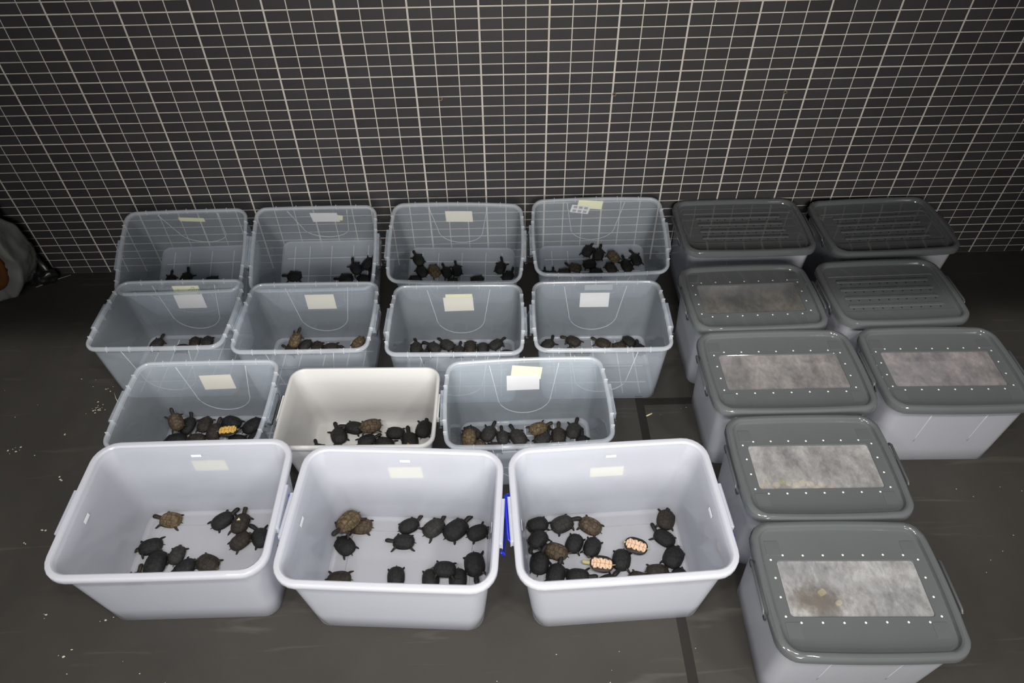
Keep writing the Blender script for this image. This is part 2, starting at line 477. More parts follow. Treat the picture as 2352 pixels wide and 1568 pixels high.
def wall_pt(d, u, s, off=0.0, front=False):
    """point on the outer rear (or front) wall: u across, s up the slope"""
    yb, yt, H = d['db'] / 2, d['D'] / 2 - d['lw'], d['H']
    L = math.hypot(yt - yb, H)
    t = s / L
    y = yb + (yt - yb) * t + d['by'] * t * (1 - (2 * u / (d['W'])) ** 2)
    z = H * t
    n = Vector((0, H, -(yt - yb))).normalized()
    p = Vector((u, y, z)) + n * off
    if front: p.y = -p.y
    return p
def label_mesh(d, u, s, w_, h_, rot, off, bumps=1):
    V = []; F = []
    nx = 6
    for layer in (0.0004, 0.0012):
        for j in range(2):
            for i in range(nx + 1):
                a = (i / nx - .5) * w_; b = (j - .5) * h_
                ca, sa = math.cos(rot), math.sin(rot)
                V.append(tuple(wall_pt(d, u + a * ca - b * sa, s + a * sa + b * ca, layer + off)))
    n = nx + 1
    for i in range(nx):
        F.append((i, i + 1, n + i + 1, n + i)); F.append((2 * n + i, 3 * n + i, 3 * n + i + 1, 2 * n + i + 1))
        F.append((i, 2 * n + i, 2 * n + i + 1, i + 1)); F.append((n + i, n + i + 1, 3 * n + i + 1, 3 * n + i))
    F.append((0, n, 3 * n, 2 * n)); F.append((n - 1, 3 * n - 1, 4 * n - 1, 2 * n - 1)[::-1] if False else (n - 1, 3 * n - 1, 4 * n - 1, 2 * n - 1))
    return V, F
def bracket_mesh(d, side, y0=-.085, y1=.085):
    """handle bracket moulded under the rim: an outer rail on end webs"""
    W, H = d['W'], d['H']
    x = W / 2 + d['bx'] - .002
    pr = [box_vf(x, x + .012, y0, y1, H - .012, H - .008), box_vf(x + .009, x + .012, y0, y1, H - .045, H - .008),
          box_vf(x - .012, x + .009, y0, y0 + .004, H - .040, H - .010), box_vf(x - .012, x + .009, y1 - .004, y1, H - .040, H - .010),
          box_vf(x - .012, x + .009, -.002, .002, H - .040, H - .010)]
    v, f = join(pr)
    if side < 0:
        v = [(-a, b, c) for a, b, c in v]; f = [q[::-1] for q in f]
    return v, f
def handle_path(d, side, y0, y1, drop, out, zoff=0.0):
    W, H = d['W'], d['H']
    x = W / 2 + d['bx']
    P = [(x + .004, y1, H - .030 + zoff), (x + out * .7, y1 + .001, H - .034 + zoff), (x + out, y1 - .006, H - .036 - drop * .4 + zoff), (x + out, y1 - .012, H - .036 - drop + zoff),
         (x + out, y0 + .012, H - .036 - drop + zoff), (x + out, y0 + .006, H - .036 - drop * .4 + zoff), (x + out * .7, y0 - .001, H - .034 + zoff), (x + .004, y0, H - .030 + zoff)]
    return [(side * a, b, c) for a, b, c in P]
def clear_details(d, root, M_):
    """stiffening ribs under the rim, moulded U lines and base ribs of the clear bins"""
    W, D, H = d['W'], d['D'], d['H']
    pr = []
    for sy in (-1, 1):
        for q in (-.36, -.18, 0, .18, .36):
            x = q * W * .92
            y = sy * (D / 2 + d['by'] * (1 - (2 * x / W) ** 2))
            a, b = sorted((y - sy * .0135, y + sy * .0009))
            pr.append(box_vf(x - .0014, x + .0014, a, b, H - .0208, H + .0005))
    for sx in (-1, 1):
        for q in (-.33, -.2, .2, .33):
            y = q * D
            x = sx * (W / 2 + d['bx'] * (1 - (2 * y / D) ** 2))
            a, b = sorted((x - sx * .0135, x + sx * .0009))
            pr.append(box_vf(a, b, y - .0014, y + .0014, H - .0208, H + .0005))
    for q in pr: mesh_obj('rim_rib', *q, M['rib'], root)
    for fr in (False, True):
        P = []
        L = math.hypot(d['D'] / 2 - d['lw'] - d['db'] / 2, H)
        s0 = .155
        for k in range(6): P.append(wall_pt(d, -(.147 - .030 * k / 5), L - .025 - k * (L - .025 - s0) / 5, -.0012, fr))
        for k in range(1, 20):
            a = math.pi * k / 20
            P.append(wall_pt(d, -.117 * math.cos(a), s0 - .098 * math.sin(a), -.0012, fr))
        for k in range(5, -1, -1): P.append(wall_pt(d, .147 - .030 * k / 5, L - .025 - k * (L - .025 - s0) / 5, -.0012, fr))
        mesh_obj('moulded_line', *tube(P, .0018, 6), M['rib'], root, True)
    pr = []
    wb, db = d['wb'] - .06, d['db'] - .06
    for q in (-.42, -.25, 0, .25, .42): pr.append(box_vf(q * wb - .0024, q * wb + .0024, -db / 2, db / 2, .0046, .0078))
    for q in (-.3, 0, .3): pr.append(box_vf(-wb / 2, wb / 2, q * db - .0024, q * db + .0024, .0046, .0074))
    for q in pr: mesh_obj('base_rib', *q, M['rib'], root)

def place_root(name, x, y, yaw, tilt, db):
    o = empty(name)
    T = Matrix.Translation((x, y, 0)) @ Matrix.Rotation(yaw, 4, 'Z') @ Matrix.Translation((0, -db / 2, 0)) @ Matrix.Rotation(tilt, 4, 'X') @ Matrix.Translation((0, db / 2, 0))
    o.matrix_world = T
    return o, T
BODY = {}
def body_obj(kind, d, style, mat, root):
    if kind not in BODY:
        v, f = bin_body(d, style)
        o = mesh_obj('bin_body', v, f, mat, root)
        smooth_sharp(o, 40)
        if style == 'milk':
            o.data.materials.append(M['milkrim'])
            for pg in o.data.polygons:
                zs = [o.data.vertices[k].co.z for k in pg.vertices]
                if min(zs) > d['H'] - d['lip'] - .0015 or max(zs) < .016: pg.material_index = 1
        if style == 'clear':
            o.data.materials.append(M['base']); o.data.materials.append(M['rim'])
            for pg in o.data.polygons:
                zs = [o.data.vertices[k].co.z for k in pg.vertices]
                if max(zs) < .016: pg.material_index = 1
                elif min(zs) > d['H'] - d['lip'] - .0015: pg.material_index = 2
        BODY[kind] = o.data
        return o
    return from_mesh('bin_body', BODY[kind], root)
XF = {}; DIM = {}
LABELS = {   # u, s, width, height, rotation, paper, lift
 'A1': [(.018, .300, .126, .060, .0, 'yellowpaper', 0)], 'A2': [(-.008, .301, .126, .065, .06, 'yellowpaper', 0)], 'A3': [(.012, .275, .127, .055, 0, 'yellowpaper', 0)],
 'C': [(-.02, .212, .126, .065, .015, 'yellowpaper', 0)],
 'B31': [(.001, .235, .136, .088, .03, 'paper', 0)],
 'B33': [(-.005, .232, .141, .083, 0, 'whitepaper', 0), (.010, .288, .129, .066, -.123, 'yellowpaper', .001)],
 'B11': [(-.003, .281, .122, .034, -.12, 'yellowpaper', 0)],
 'B12': [(.021, .261, .135, .089, -.03, 'whitepaper', 0), (.055, .262, .11, .05, -.25, 'yellowpaper', .001)],
 'B13': [(0, .265, .138, .082, .003, 'paper', 0)],
 'B14': [(-.028, .319, .127, .058, -.1, 'yellowpaper', .001), (-.077, .288, .097, .054, -.195, 'greypaper', 0)],
 'B21': [(.001, .233, .137, .086, .009, 'whitepaper', 0), (.005, .300, .125, .058, 0, 'yellowpaper', .001)],
 'B22': [(.003, .245, .138, .090, .008, 'paper', 0)],
 'B23': [(-.005, .244, .141, .086, .03, 'paper', 0), (-.001, .276, .127, .058, .01, 'yellowpaper', .001)],
 'B24': [(.001, .247, .139, .089, 0, 'whitepaper', 0), (.015, .325, .131, .033, .017, 'greypaper', 0)],
 'D21': [(-.05, .26, .138, .088, 0, 'paper', 0)], 'D31': [(-.03, .255, .14, .088, 0, 'paper', 0)], 'D32': [(-.04, .28, .138, .06, 0, 'paper', 0)],
 'D41': [(.0, .28, .12, .05, 0, 'yellowpaper', 0)],
}
def add_labels(key, d, root):
    for i, (u, s, w_, h_, rot, pm, lift) in enumerate(LABELS.get(key, [])):
        o = mesh_obj('paper_label', *label_mesh(d, u, s, w_, h_, rot, lift), M[pm], root)
        if key == 'B14' and i == 1:      # grey sticker printed with two rows of round pictures
            o['label'] = 'white sticker with six grey printed blobs'
            o.data.materials.clear(); o.data.materials.append(M['whitepaper'])
            for a in (-1, 0, 1):
                for b in (-.5, .5):
                    q = label_mesh(d, u + a * .028 * math.cos(rot) - b * .026 * math.sin(rot), s + a * .028 * math.sin(rot) + b * .026 * math.cos(rot), .019, .016, rot, -.0008)
                    mesh_obj('printed_blob', *q, M['greypaper'], o)
        if key == 'B21' and i == 1:
            for a in range(5):
                q = label_mesh(d, u + .012 + a * .009, s + .004 + .004 * (a % 2), .005, .0035, .4, -.0008)
                mesh_obj('ink_mark', *q, M['ink'], o)
            for a in range(2):
                q = label_mesh(d, u + .030 + a * .009, s + .018, .005, .0035, -.3, -.0008)
                mesh_obj('ink_mark', *q, M['ink'], o)

BINS = [  # key, kind, x, y, yaw, tilt, label
 ('A1', 'MK', -1.274, -1.761, -.001, 0, 'large milky plastic bin at front left, open, with yellow note behind'),
 ('A2', 'MK', -.516, -1.818, -.064, 0, 'large milky plastic bin at front middle, between two like it'),
 ('A3', 'MK', .248, -1.819, .041, 0, 'large milky plastic bin with raised blue handle, next to the lidded boxes'),
 ('C', 'WH', -.716, -1.267, -.021, 0, 'opaque white plastic bin in the third row from the wall'),
 ('B31', 'SM', -1.372, -1.25, -.006, 0, 'clear plastic bin directly left of the opaque white bin'),
 ('B33', 'LG', -.041, -1.283, .018, 0, 'clear plastic bin directly right of the opaque white bin'),
 ('B21', 'SM', -1.64, -.724, -.007, 0, 'clear plastic bin at left end of the second row from wall'),
 ('B22', 'SM', -1.006, -.763, -.012, 0, 'second clear bin from left in the second row from wall'),
 ('B23', 'SM', -.338, -.802, -.020, 0, 'third clear bin from left in the second row from wall'),
 ('B24', 'SM', .305, -.799, -.018, 0, 'clear bin at right end of the second row, beside grey lidded boxes'),
 ('B11', 'SM', -1.674, -.175, .02, .436, 'clear bin tilted against the tiled wall, leftmost of four'),
 ('B12', 'SM', -1.036, -.162, -.002, .47, 'clear bin tilted against the tiled wall, second from left'),
 ('B13', 'LG', -.345, -.162, -.046, .381, 'clear bin tilted against the tiled wall, third from left'),
 ('B14', 'LG', .358, -.152, -.004, .33, 'clear bin tilted against the tiled wall, rightmost of four'),
]
DD = {'SM': SM, 'LG': LG, 'MK': MK, 'WH': WH}
for key, kind, x, y, yaw, tilt, label in BINS:
    d = DD[kind]
    root, T = place_root('storage_bin', x, y, yaw, tilt, d['db'])
    XF[key] = T; DIM[key] = d
    tag(root, label, 'storage bin', 'open bins holding turtles')
    mat = {'MK': M['milk'], 'WH': M['white'], 'SM': M['clear'], 'LG': M['clear']}[kind]
    body_obj(kind, d, {'MK': 'milk', 'WH': 'white'}.get(kind, 'clear'), mat, root)
    add_labels(key, d, root)
    if kind in ('SM', 'LG'): clear_details(d, root, M)
    if kind == 'MK':
        q = {'A1': (-.014, .363), 'A2': (-.003, .374), 'A3': (.02, .371)}[key]
        mesh_obj('clip_tab', *label_mesh(d, q[0], q[1], .038, .0125, 0, -.0052), M['tab'], root)
        for s in (-1, 1):      # the same moulded tab on the inside of each end wall
            R = []
            for l in (0.0, .0012):
                R.append([(s * (.302 + (.3405 - .302) * (.352 + .0065 * b) / .425 - .0032 - l), .018 * a - .005, .352 + .0065 * b) for a, b in ((-1, -1), (1, -1), (1, 1), (-1, 1))])
            mesh_obj('clip_tab', *loft(R), M['tab'], root)
    for s in (-1, 1):
        if kind == 'WH':
            mesh_obj('handle_bracket', *bracket_mesh(d, s, -.06, .06), M['white'], root)
            mesh_obj('handle', *tube(handle_path(d, s, -.075, .075, .02, .015), .0042, 8), M['darkhandle'], root, True)
        elif kind == 'MK':
            mesh_obj('handle_bracket', *bracket_mesh(d, s, -.10, .07), M['milk'], root)
            if key == 'A3' and s < 0:
                P = [(-.362, .085, .385), (-.372, .088, .402), (-.379, .080, .408), (-.382, .060, .404), (-.380, -.045, .372), (-.379, -.062, .362), (-.372, -.068, .352), (-.362, -.062, .350)]
                mesh_obj('handle', *tube(P, .0055, 8), M['blue'], root, True)
            else:
                mesh_obj('handle', *tube(handle_path(d, s, -.115, .045, .045, .012, -.005), .0055, 8), M['blue'], root, True)
        else:
            mesh_obj('handle_bracket', *bracket_mesh(d, s, -.085, .07), M['clear'], root)
            mesh_obj('handle', *tube(handle_path(d, s, -.10, .055, .012, .013), .0036, 8), M['darkhandle'], root, True)

# ------------------------------------------------------------------ lidded boxes
def lid_mesh(W, D, bx, by, win):
    """closed shell of a lid whose top sits at z = 0; win = half sizes of the window opening or None"""
    rt = .06
    R = []
    R.append(ring(W - .008, D - .008, rt, bx, by, -.036))
    R.append(ring(W, D, rt, bx, by, -.034))
    R.append(ring(W, D, rt, bx, by, -.016))
    R.append(ring(W - .005, D - .005, rt, bx, by, -.007))
    R.append(ring(W - .016, D - .016, rt, bx, by, -.0015))
    R.append(ring(W - .028, D - .028, rt, bx, by, 0))
    R.append(ring(W - .040, D - .040, rt - .012, bx * .9, by * .9, -.0012))
    R.append(ring(W - .050, D - .050, rt - .018, bx * .85, by * .85, -.0060))
    R.append(ring(W - .054, D - .054, rt - .020, bx * .8, by * .8, -.0160))
    R.append(ring(W - .058, D - .058, rt - .022, bx * .8, by * .8, -.0195))
    R.append(ring(W - .066, D - .066, rt - .026, bx * .8, by * .8, -.0205))
    if win:
        R.append(ring(2 * win[0] + .004, 2 * win[1] + .004, .014, 0, 0, -.0205))
        R.append(ring(2 * win[0], 2 * win[1], .012, 0, 0, -.0220))
        R.append(ring(2 * win[0], 2 * win[1], .012, 0, 0, -.0265))
        R.append(ring(W - .05, D - .05, rt - .02, bx, by, -.0255))
        R.append(ring(W - .014, D - .014, rt - .004, bx, by, -.012))
        R.append(ring(W - .014, D - .014, rt - .004, bx, by, -.036))
        return loft(R, False, False, True)
    R.append(ring(W - .075, .235, .012, 0, 0, -.0205))
    R.append(ring(W - .080, .230, .010, 0, 0, -.0235))
    return loft(R)
def rib_mesh(L, wd, h):
    R = [ring(L, wd, wd / 2 - .0002, 0, 0, 0), ring(L, wd, wd / 2 - .0002, 0, 0, h * .6), ring(L - .004, wd - .004, wd / 2 - .0025, 0, 0, h)]
    return loft(R)
hole_me = bpy.data.meshes.new('air_hole')
_c = lambda r, z: [(r * math.cos(a * math.pi / 5), r * math.sin(a * math.pi / 5), z) for a in range(10)]
hole_me.from_pydata(*[x if i else x for i, x in enumerate(((lambda q: (q[0], [], q[1]))(loft([_c(.0036, 0), _c(.0036, .0006), _c(.0026, .0009)]))))])
hole_me.materials.append(M['hole'])
pad_me = bpy.data.meshes.new('corner_pad'); _v, _f = loft([ring(.048, .05, .003, 0, 0, 0), ring(.047, .049, .003, 0, 0, .0018)]); pad_me.from_pydata(_v, [], _f); pad_me.materials.append(M['lid'])
LIDDED = [  # key, size, x, y, yaw, W, D, window?, pane tint, label
 ('D11', 'L', 1.079, -.222, .000, .632, .430, False, None, 'grey lidded box with slotted lid, at the wall beside the clear bins'),
 ('D12', 'L', 1.773, -.245, .037, .620, .437, False, None, 'grey lidded box with slotted lid, far right at the wall'),
 ('D21', 'S', .989, -.745, .014, .580, .420, True, (.34, .32, .28), 'grey lidded box with dull windowed lid, second in the left column'),
 ('D22', 'S', 1.624, -.730, .016, .566, .415, False, None, 'grey lidded box with slotted lid, middle of the right column'),
 ('D31', 'L', 1.009, -1.188, -.004, .634, .434, True, (.58, .54, .51), 'grey lidded box with windowed lid and pale note inside, middle of left column'),
 ('D32', 'S', 1.662, -1.194, -.02, .575, .440, True, (.60, .54, .53), 'grey lidded box with pinkish dirty window, front of the right column'),
 ('D41', 'S', .990, -1.648, -.014, .572, .439, True, (.70, .68, .66), 'grey lidded box with food scraps visible through its window'),
 ('D51', 'S', .967, -2.109, -.028, .574, .452, True, (.76, .745, .73), 'grey lidded box nearest the viewer, with rust stained window'),
]
for n, (key, size, x, y, yaw, W, D, win, tint, label) in enumerate(LIDDED):
    HL = 0.400
    d = dict(W=W - .018, D=D - .018, H=.380, wb=W * .895, db=D * .86, rt=.05, rb=.045, bx=.011, by=.008, lip=.02, lw=.011)
    root, T = place_root('lidded_storage_box', x, y, yaw, 0, d['db'])
    XF[key] = T; DIM[key] = d
    tag(root, label, 'storage box', 'boxes with grey lids')
    v, f = bin_body(d, 'clear')
    o = mesh_obj('box_body', v, f, M['hazy'], root); smooth_sharp(o, 40)
    for fr in (True,):
        P = [wall_pt(d, -.11, .33 - k * .03, -.0012, fr) for k in range(7)]
        mesh_obj('moulded_line', *tube(P, .0022, 6), M['rib'], root, True)
        P = [wall_pt(d, .11, .33 - k * .03, -.0012, fr) for k in range(7)]
        mesh_obj('moulded_line', *tube(P, .0022, 6), M['rib'], root, True)
    add_labels(key, d, root)
    wx, wy = W * .389, .093
    v, f = lid_mesh(W, D, .011, .008, (wx, wy) if win else None)
    lid = mesh_obj('lid', v, f, M['lid'], root, False, (0, 0, HL)); smooth_sharp(lid, 30)
    lid['label'] = 'grey plastic lid'
    zt = -.0205
    if win:
        pv, pf = loft([ring(2 * wx - .001, 2 * wy - .001, .011, 0, 0, -.0255), ring(2 * wx - .001, 2 * wy - .001, .011, 0, 0, -.0240)])
        pane = mesh_obj('window_pane', pv, pf, pane_material(n + 1.0, tint, (-.14, -.045, .13, .07) if key == 'D51' else None), lid)
        pane['label'] = 'cloudy see-through pane with dirt'
        ho = [(-.344 * W + i * .688 * W / 6, s * (wy + .019) + rnd.uniform(-.001, .001)) for i in range(7) for s in (-1, 1)]
        ho += [(s * (wx + .017), wy * q) for s in (-1, 1) for q in (1.03, .36, -.33, -1.0)]
    else:
        ho = []
        for k in range(4):
            yy = .082 - k * .0545
            rb_ = mesh_obj('lid_rib', *rib_mesh(.43, .016, .0045), M['lid'], lid, False, (0, yy, -.0237)); smooth_sharp(rb_, 30)
            ho += [(-.195 + i * .043 + rnd.uniform(-.004, .004), yy - .017) for i in range(10)]
        zt = -.0236
    for hx, hy in ho:
        if win and abs(hx) > W / 2 - .038: hx = math.copysign(W / 2 - .038, hx)
        from_mesh('air_hole', hole_me, lid, M['hole'] if win else M['darkhole'], Matrix.Translation((hx, hy, zt - .0001)))
    for sx in (-1, 1):
        for sy in (-1, 1):
            if win: from_mesh('corner_pad', pad_me, lid, None, Matrix.Translation((sx * (W / 2 - .062), sy * .137, -.0210)))
    dl = dict(W=W, H=HL, bx=.016)
    for s in (-1, 1):
        P = [(W / 2 + .006, .094, HL - .062), (W / 2 + .016, .096, HL - .034), (W / 2 + .019, .093, HL - .020), (W / 2 + .020, .084, HL - .014),
             (W / 2 + .020, -.074, HL - .014), (W / 2 + .019, -.083, HL - .020), (W / 2 + .016, -.086, HL - .034), (W / 2 + .006, -.084, HL - .062)]
        mesh_obj('handle', *tube([(s * a, b, c) for a, b, c in P], .0052, 8), M['handle'], root, True)

# food scraps lying on the floor of one lidded box
FOOD = [(-.070, .150, .024, 'tan'), (-.038, .164, .022, 'tan'), (-.006, .155, .025, 'cream'), (.020, .168, .022, 'green'), (.044, .160, .018, 'green'),
        (.076, .152, .024, 'cream'), (.104, .164, .023, 'cream'), (.134, .156, .026, 'cream'), (.158, .142, .018, 'tan'), (.182, .152, .022, 'cream'), (.222, .140, .018, 'orange')]
FM = {'tan': plain('tan_scrap', rgb(196, 178, 132), .7), 'cream': plain('cream_scrap', rgb(226, 216, 172), .7), 'green': plain('green_scrap', rgb(178, 200, 84), .7), 'orange': plain('orange_scrap', rgb(214, 164, 104), .7)}
FL_ = ['leftmost tan food scrap seen through the windowed box lid', 'tan food scrap second from left, seen through the box window', 'cream food cube left of the green scraps in the windowed box',
       'larger yellow green vegetable scrap in the windowed box', 'smaller yellow green vegetable scrap in the windowed box', 'cream food cube just right of the green scraps',
       'cream food cube at the middle of the scrap row', 'largest cream food cube right of the row middle', 'small tan food scrap between two cream cubes at right', 'cream food cube at right end of the scrap row', 'lone orange food scrap right of all the others']
for i, (fx, fy, r, c) in enumerate(FOOD):
    bm = bmesh.new(); bmesh.ops.create_icosphere(bm, subdivisions=2, radius=r * .6)
    rr = random.Random(i)
    for v in bm.verts:
        v.co = v.co * rr.uniform(.82, 1.12); v.co.z *= .75; v.co.x *= 1.2
        v.co.z = max(v.co.z, -r * .35)
    me = bpy.data.meshes.new('food_scrap'); bm.to_mesh(me); bm.free(); me.materials.append(FM[c])
    o = bpy.data.objects.new('food_scrap', me); COL.objects.link(o)
    o.matrix_world = XF['D41'] @ Matrix.Translation((fx, fy, .006 + r * .35)) @ Matrix.Rotation(i * 1.3, 4, 'Z')
    tag(o, FL_[i], 'food scrap', 'food scraps in the windowed box')

for fx, fy, sx, sy, lb in ((.055, .155, .028, .022, 'beige square food scrap inside the nearest windowed box'), (.105, .115, .022, .018, 'tan food crumb at the window edge of the nearest box')):
    v, f = loft([ring(sx, sy, .004, .002, .001, 0), ring(sx, sy, .004, .002, .001, .008), ring(sx * .8, sy * .8, .004, 0, 0, .012)])
    o = mesh_obj('food_scrap', v, f, FM['cream']); o.matrix_world = XF['D51'] @ Matrix.Translation((fx, fy, .0055)) @ Matrix.Rotation(.5, 4, 'Z')
    tag(o, lb, 'food scrap', 'food scraps in the nearest box')

# ------------------------------------------------------------------ turtles
def shell_mats():
    spec = [('black', (0.0085, 0.0085, 0.0085), (0.017, 0.0165, 0.016), (0.005, 0.005, 0.005)),
            ('charcoal', (0.021, 0.0205, 0.0195), (0.042, 0.040, 0.036), (0.011, 0.0105, 0.010)),
            ('umber', (0.020, 0.0155, 0.0115), (0.048, 0.036, 0.025), (0.010, 0.008, 0.006)),
            ('brown', (0.052, 0.036, 0.021), (0.150, 0.108, 0.062), (0.026, 0.018, 0.012)),
            ('golden', (0.075, 0.051, 0.024), (0.235, 0.172, 0.090), (0.040, 0.026, 0.013))]
    out = []
    for nm, lo, hi, seam in spec:
        m, nt, b = material(nm + '_carapace')
        tc = node(nt, 'ShaderNodeTexCoord'); oi = node(nt, 'ShaderNodeObjectInfo')
        mp = node(nt, 'ShaderNodeVectorMath', operation='ADD')
        sc = node(nt, 'ShaderNodeVectorMath', operation='SCALE'); sc.inputs['Scale'].default_value = 40.0
        cb = node(nt, 'ShaderNodeCombineXYZ')
        nt.links.new(oi.outputs['Random'], cb.inputs[0]); nt.links.new(oi.outputs['Random'], cb.inputs[1])
        nt.links.new(cb.outputs[0], sc.inputs[0]); nt.links.new(tc.outputs['Object'], mp.inputs[0]); nt.links.new(sc.outputs[0], mp.inputs[1])
        nz = node(nt, 'ShaderNodeTexNoise', Scale=5.5, Detail=6.0, Roughness=0.7)
        nt.links.new(mp.outputs[0], nz.inputs['Vector'])
        r1 = node(nt, 'ShaderNodeMapRange'); r1.inputs[1].default_value = .38; r1.inputs[2].default_value = .68
        nt.links.new(nz.outputs['Fac'], r1.inputs[0])
        mx = node(nt, 'ShaderNodeMix', data_type='RGBA'); mx.inputs[6].default_value = lo + (1,); mx.inputs[7].default_value = hi + (1,)
        nt.links.new(r1.outputs[0], mx.inputs[0])
        at = node(nt, 'ShaderNodeAttribute'); at.attribute_name = 'seam'
        m2 = node(nt, 'ShaderNodeMix', data_type='RGBA'); m2.inputs[7].default_value = seam + (1,)
        nt.links.new(at.outputs['Fac'], m2.inputs[0]); nt.links.new(mx.outputs[2], m2.inputs[6])
        nt.links.new(m2.outputs[2], b.inputs['Base Color'])
        b.inputs['Roughness'].default_value = 0.55; b.inputs['Specular IOR Level'].default_value = 0.35
        bp = node(nt, 'ShaderNodeBump', Strength=.35, Distance=.02); nt.links.new(nz.outputs['Fac'], bp.inputs['Height']); nt.links.new(bp.outputs[0], b.inputs['Normal'])
        out.append(m)
    return out
SHELL = shell_mats()
def two_tone(name, attr, a, b_, rough=.5):
    m, nt, b = material(name)
    at = node(nt, 'ShaderNodeAttribute'); at.attribute_name = attr
    mx = node(nt, 'ShaderNodeMix', data_type='RGBA'); mx.inputs[6].default_value = a; mx.inputs[7].default_value = b_
    nt.links.new(at.outputs['Fac'], mx.inputs[0]); nt.links.new(mx.outputs[2], b.inputs['Base Color'])
    b.inputs['Roughness'].default_value = rough; b.inputs['Specular IOR Level'].default_value = .35
    return m
PL_DARK = two_tone('dark_plastron', 'seam', (0.06, 0.045, 0.028, 1), (0.015, 0.012, 0.01, 1))
PL_PINK = two_tone('pink_plastron', 'blot', rgb(242, 204, 170), (0.02, 0.014, 0.01, 1))
PL_YELL = two_tone('yellow_plastron', 'blot', rgb(236, 190, 96), (0.012, 0.009, 0.007, 1))
SK_DARK = two_tone('dark_turtle_skin', 'belly', (0.010, 0.0092, 0.0085, 1), (0.30, 0.25, 0.085, 1), .6)
SK_BROWN = two_tone('brown_turtle_skin', 'belly', (0.022, 0.016, 0.011, 1), (0.34, 0.28, 0.10, 1), .6)
SK_PALE = two_tone('pale_turtle_skin', 'belly', (0.30, 0.26, 0.12, 1), (0.52, 0.47, 0.24, 1), .6)
EYE = plain('turtle_eye', (0.16, 0.14, 0.05, 1), .2)

def set_attr(me, name, vals):
    a = me.attributes.new(name, 'FLOAT', 'POINT')
    a.data.foreach_set('value', vals)
def gauss(d, s): return math.exp(-(d / s) ** 2)
def carapace_mesh():
    nt_, nr = 64, 22
    V, S = [], []
    for j in range(nr + 1):
        r = (j / nr) ** .9
        for i in range(nt_):
            th = 2 * math.pi * i / nt_
            c, s = math.cos(th), math.sin(th)
            ex = 2.35
            k = (abs(c) ** ex + abs(s) ** ex) ** (-1 / ex)
            x = .5 * r * k * c; y = .375 * r * k * s * (1 - .07 * c)
            z = .115 + .275 * (max(0, 1 - r ** 2.7)) ** .62
            if r > .86: z += (r - .86) * .06
            x0, y0 = x, abs(y)
            g = 0
            zig = .012 * math.cos(x * math.pi * 10)
            if r < .86:
                g = max(g, gauss(y0 - (.135 + zig), .016))
                if y0 < .135:
                    for q in (-.30, -.10, .10, .30): g = max(g, gauss(x - q, .014))
                else:
                    for q in (-.20, .0, .20): g = max(g, gauss(x - q - (y0 - .135) * q * .8, .014))
            g = max(g, gauss(r - .86, .022))
            if r > .86: g = max(g, .8 * gauss(((th * 12 / math.pi) % 1) - .5, .14))
            z -= .009 * g
            if y0 < .03 and r < .85: z += .006 * (1 - y0 / .03)
            V.append((x, y, z)); S.append(g)
    n0 = len(V)
    # underside lip
    for i in range(nt_):
        x, y, z = V[nr * nt_ + i]; V.append((x * .985, y * .985, z - .022)); S.append(.3)
    for i in range(nt_):
        x, y, z = V[nr * nt_ + i]; V.append((x * .90, y * .86, z - .03)); S.append(.3)
    F = []
    for j in range(nr + 2):
        for i in range(nt_):
            k = (i + 1) % nt_
            F.append((j * nt_ + i, (j + 1) * nt_ + i, (j + 1) * nt_ + k, j * nt_ + k))
    me = bpy.data.meshes.new('carapace'); me.from_pydata(V, [], F); me.update()
    me.polygons.foreach_set('use_smooth', [True] * len(F)); set_attr(me, 'seam', S)
    bm = bmesh.new(); bm.from_mesh(me); bmesh.ops.remove_doubles(bm, verts=bm.verts, dist=1e-5); bmesh.ops.recalc_face_normals(bm, faces=bm.faces); bm.to_mesh(me); bm.free()
    me.materials.append(SHELL[0])
    return me
def plastron_mesh():
    nt_, nr = 56, 18
    V, S, B = [], [], []
    for j in range(nr + 1):
        r = j / nr
        for i in range(nt_):
            th = 2 * math.pi * i / nt_
            c, s = math.cos(th), math.sin(th)
            k = (abs(c) ** 2.6 + abs(s) ** 2.6) ** (-1 / 2.6)
            x = .475 * r * k * c; y = .345 * r * k * s
            z = .040 + .055 * r ** 3
            g = .75 * gauss(y + .008 * math.sin(x * 21), .009)
            for q_ in (-.30, -.13, .05, .20, .33): g = max(g, gauss(x - q_ - .35 * (abs(y) ** 1.3) * (1 if q_ > 0 else -1) + .010 * math.sin(y * 30), .010))
            b = g * .9
            edge = .205 + .030 * math.sin(x * 29) + .018 * math.sin(x * 61 + 1)
            if abs(x) > .34: edge -= (abs(x) - .34) * .9
            b = max(b, max(0, min(1, (abs(y) - edge) / .02)))
            if r > .93: b = 1
            V.append((x, y, z - .0 + .006 * g)); S.append(g); B.append(min(1, b))
    for i in range(nt_):
        x, y, z = V[nr * nt_ + i]; V.append((x * 1.03, y * 1.12, .125)); S.append(1); B.append(1)
    F = []
    for j in range(nr + 1):
        for i in range(nt_):
            k = (i + 1) % nt_
            F.append((j * nt_ + k, (j + 1) * nt_ + k, (j + 1) * nt_ + i, j * nt_ + i))
    me = bpy.data.meshes.new('plastron'); me.from_pydata(V, [], F); me.update()
    me.polygons.foreach_set('use_smooth', [True] * len(F)); set_attr(me, 'seam', S); set_attr(me, 'blot', B)
    bm = bmesh.new(); bm.from_mesh(me); bmesh.ops.remove_doubles(bm, verts=bm.verts, dist=1e-5); bmesh.ops.recalc_face_normals(bm, faces=bm.faces); bm.to_mesh(me); bm.free()
    me.materials.append(PL_DARK)
    return me
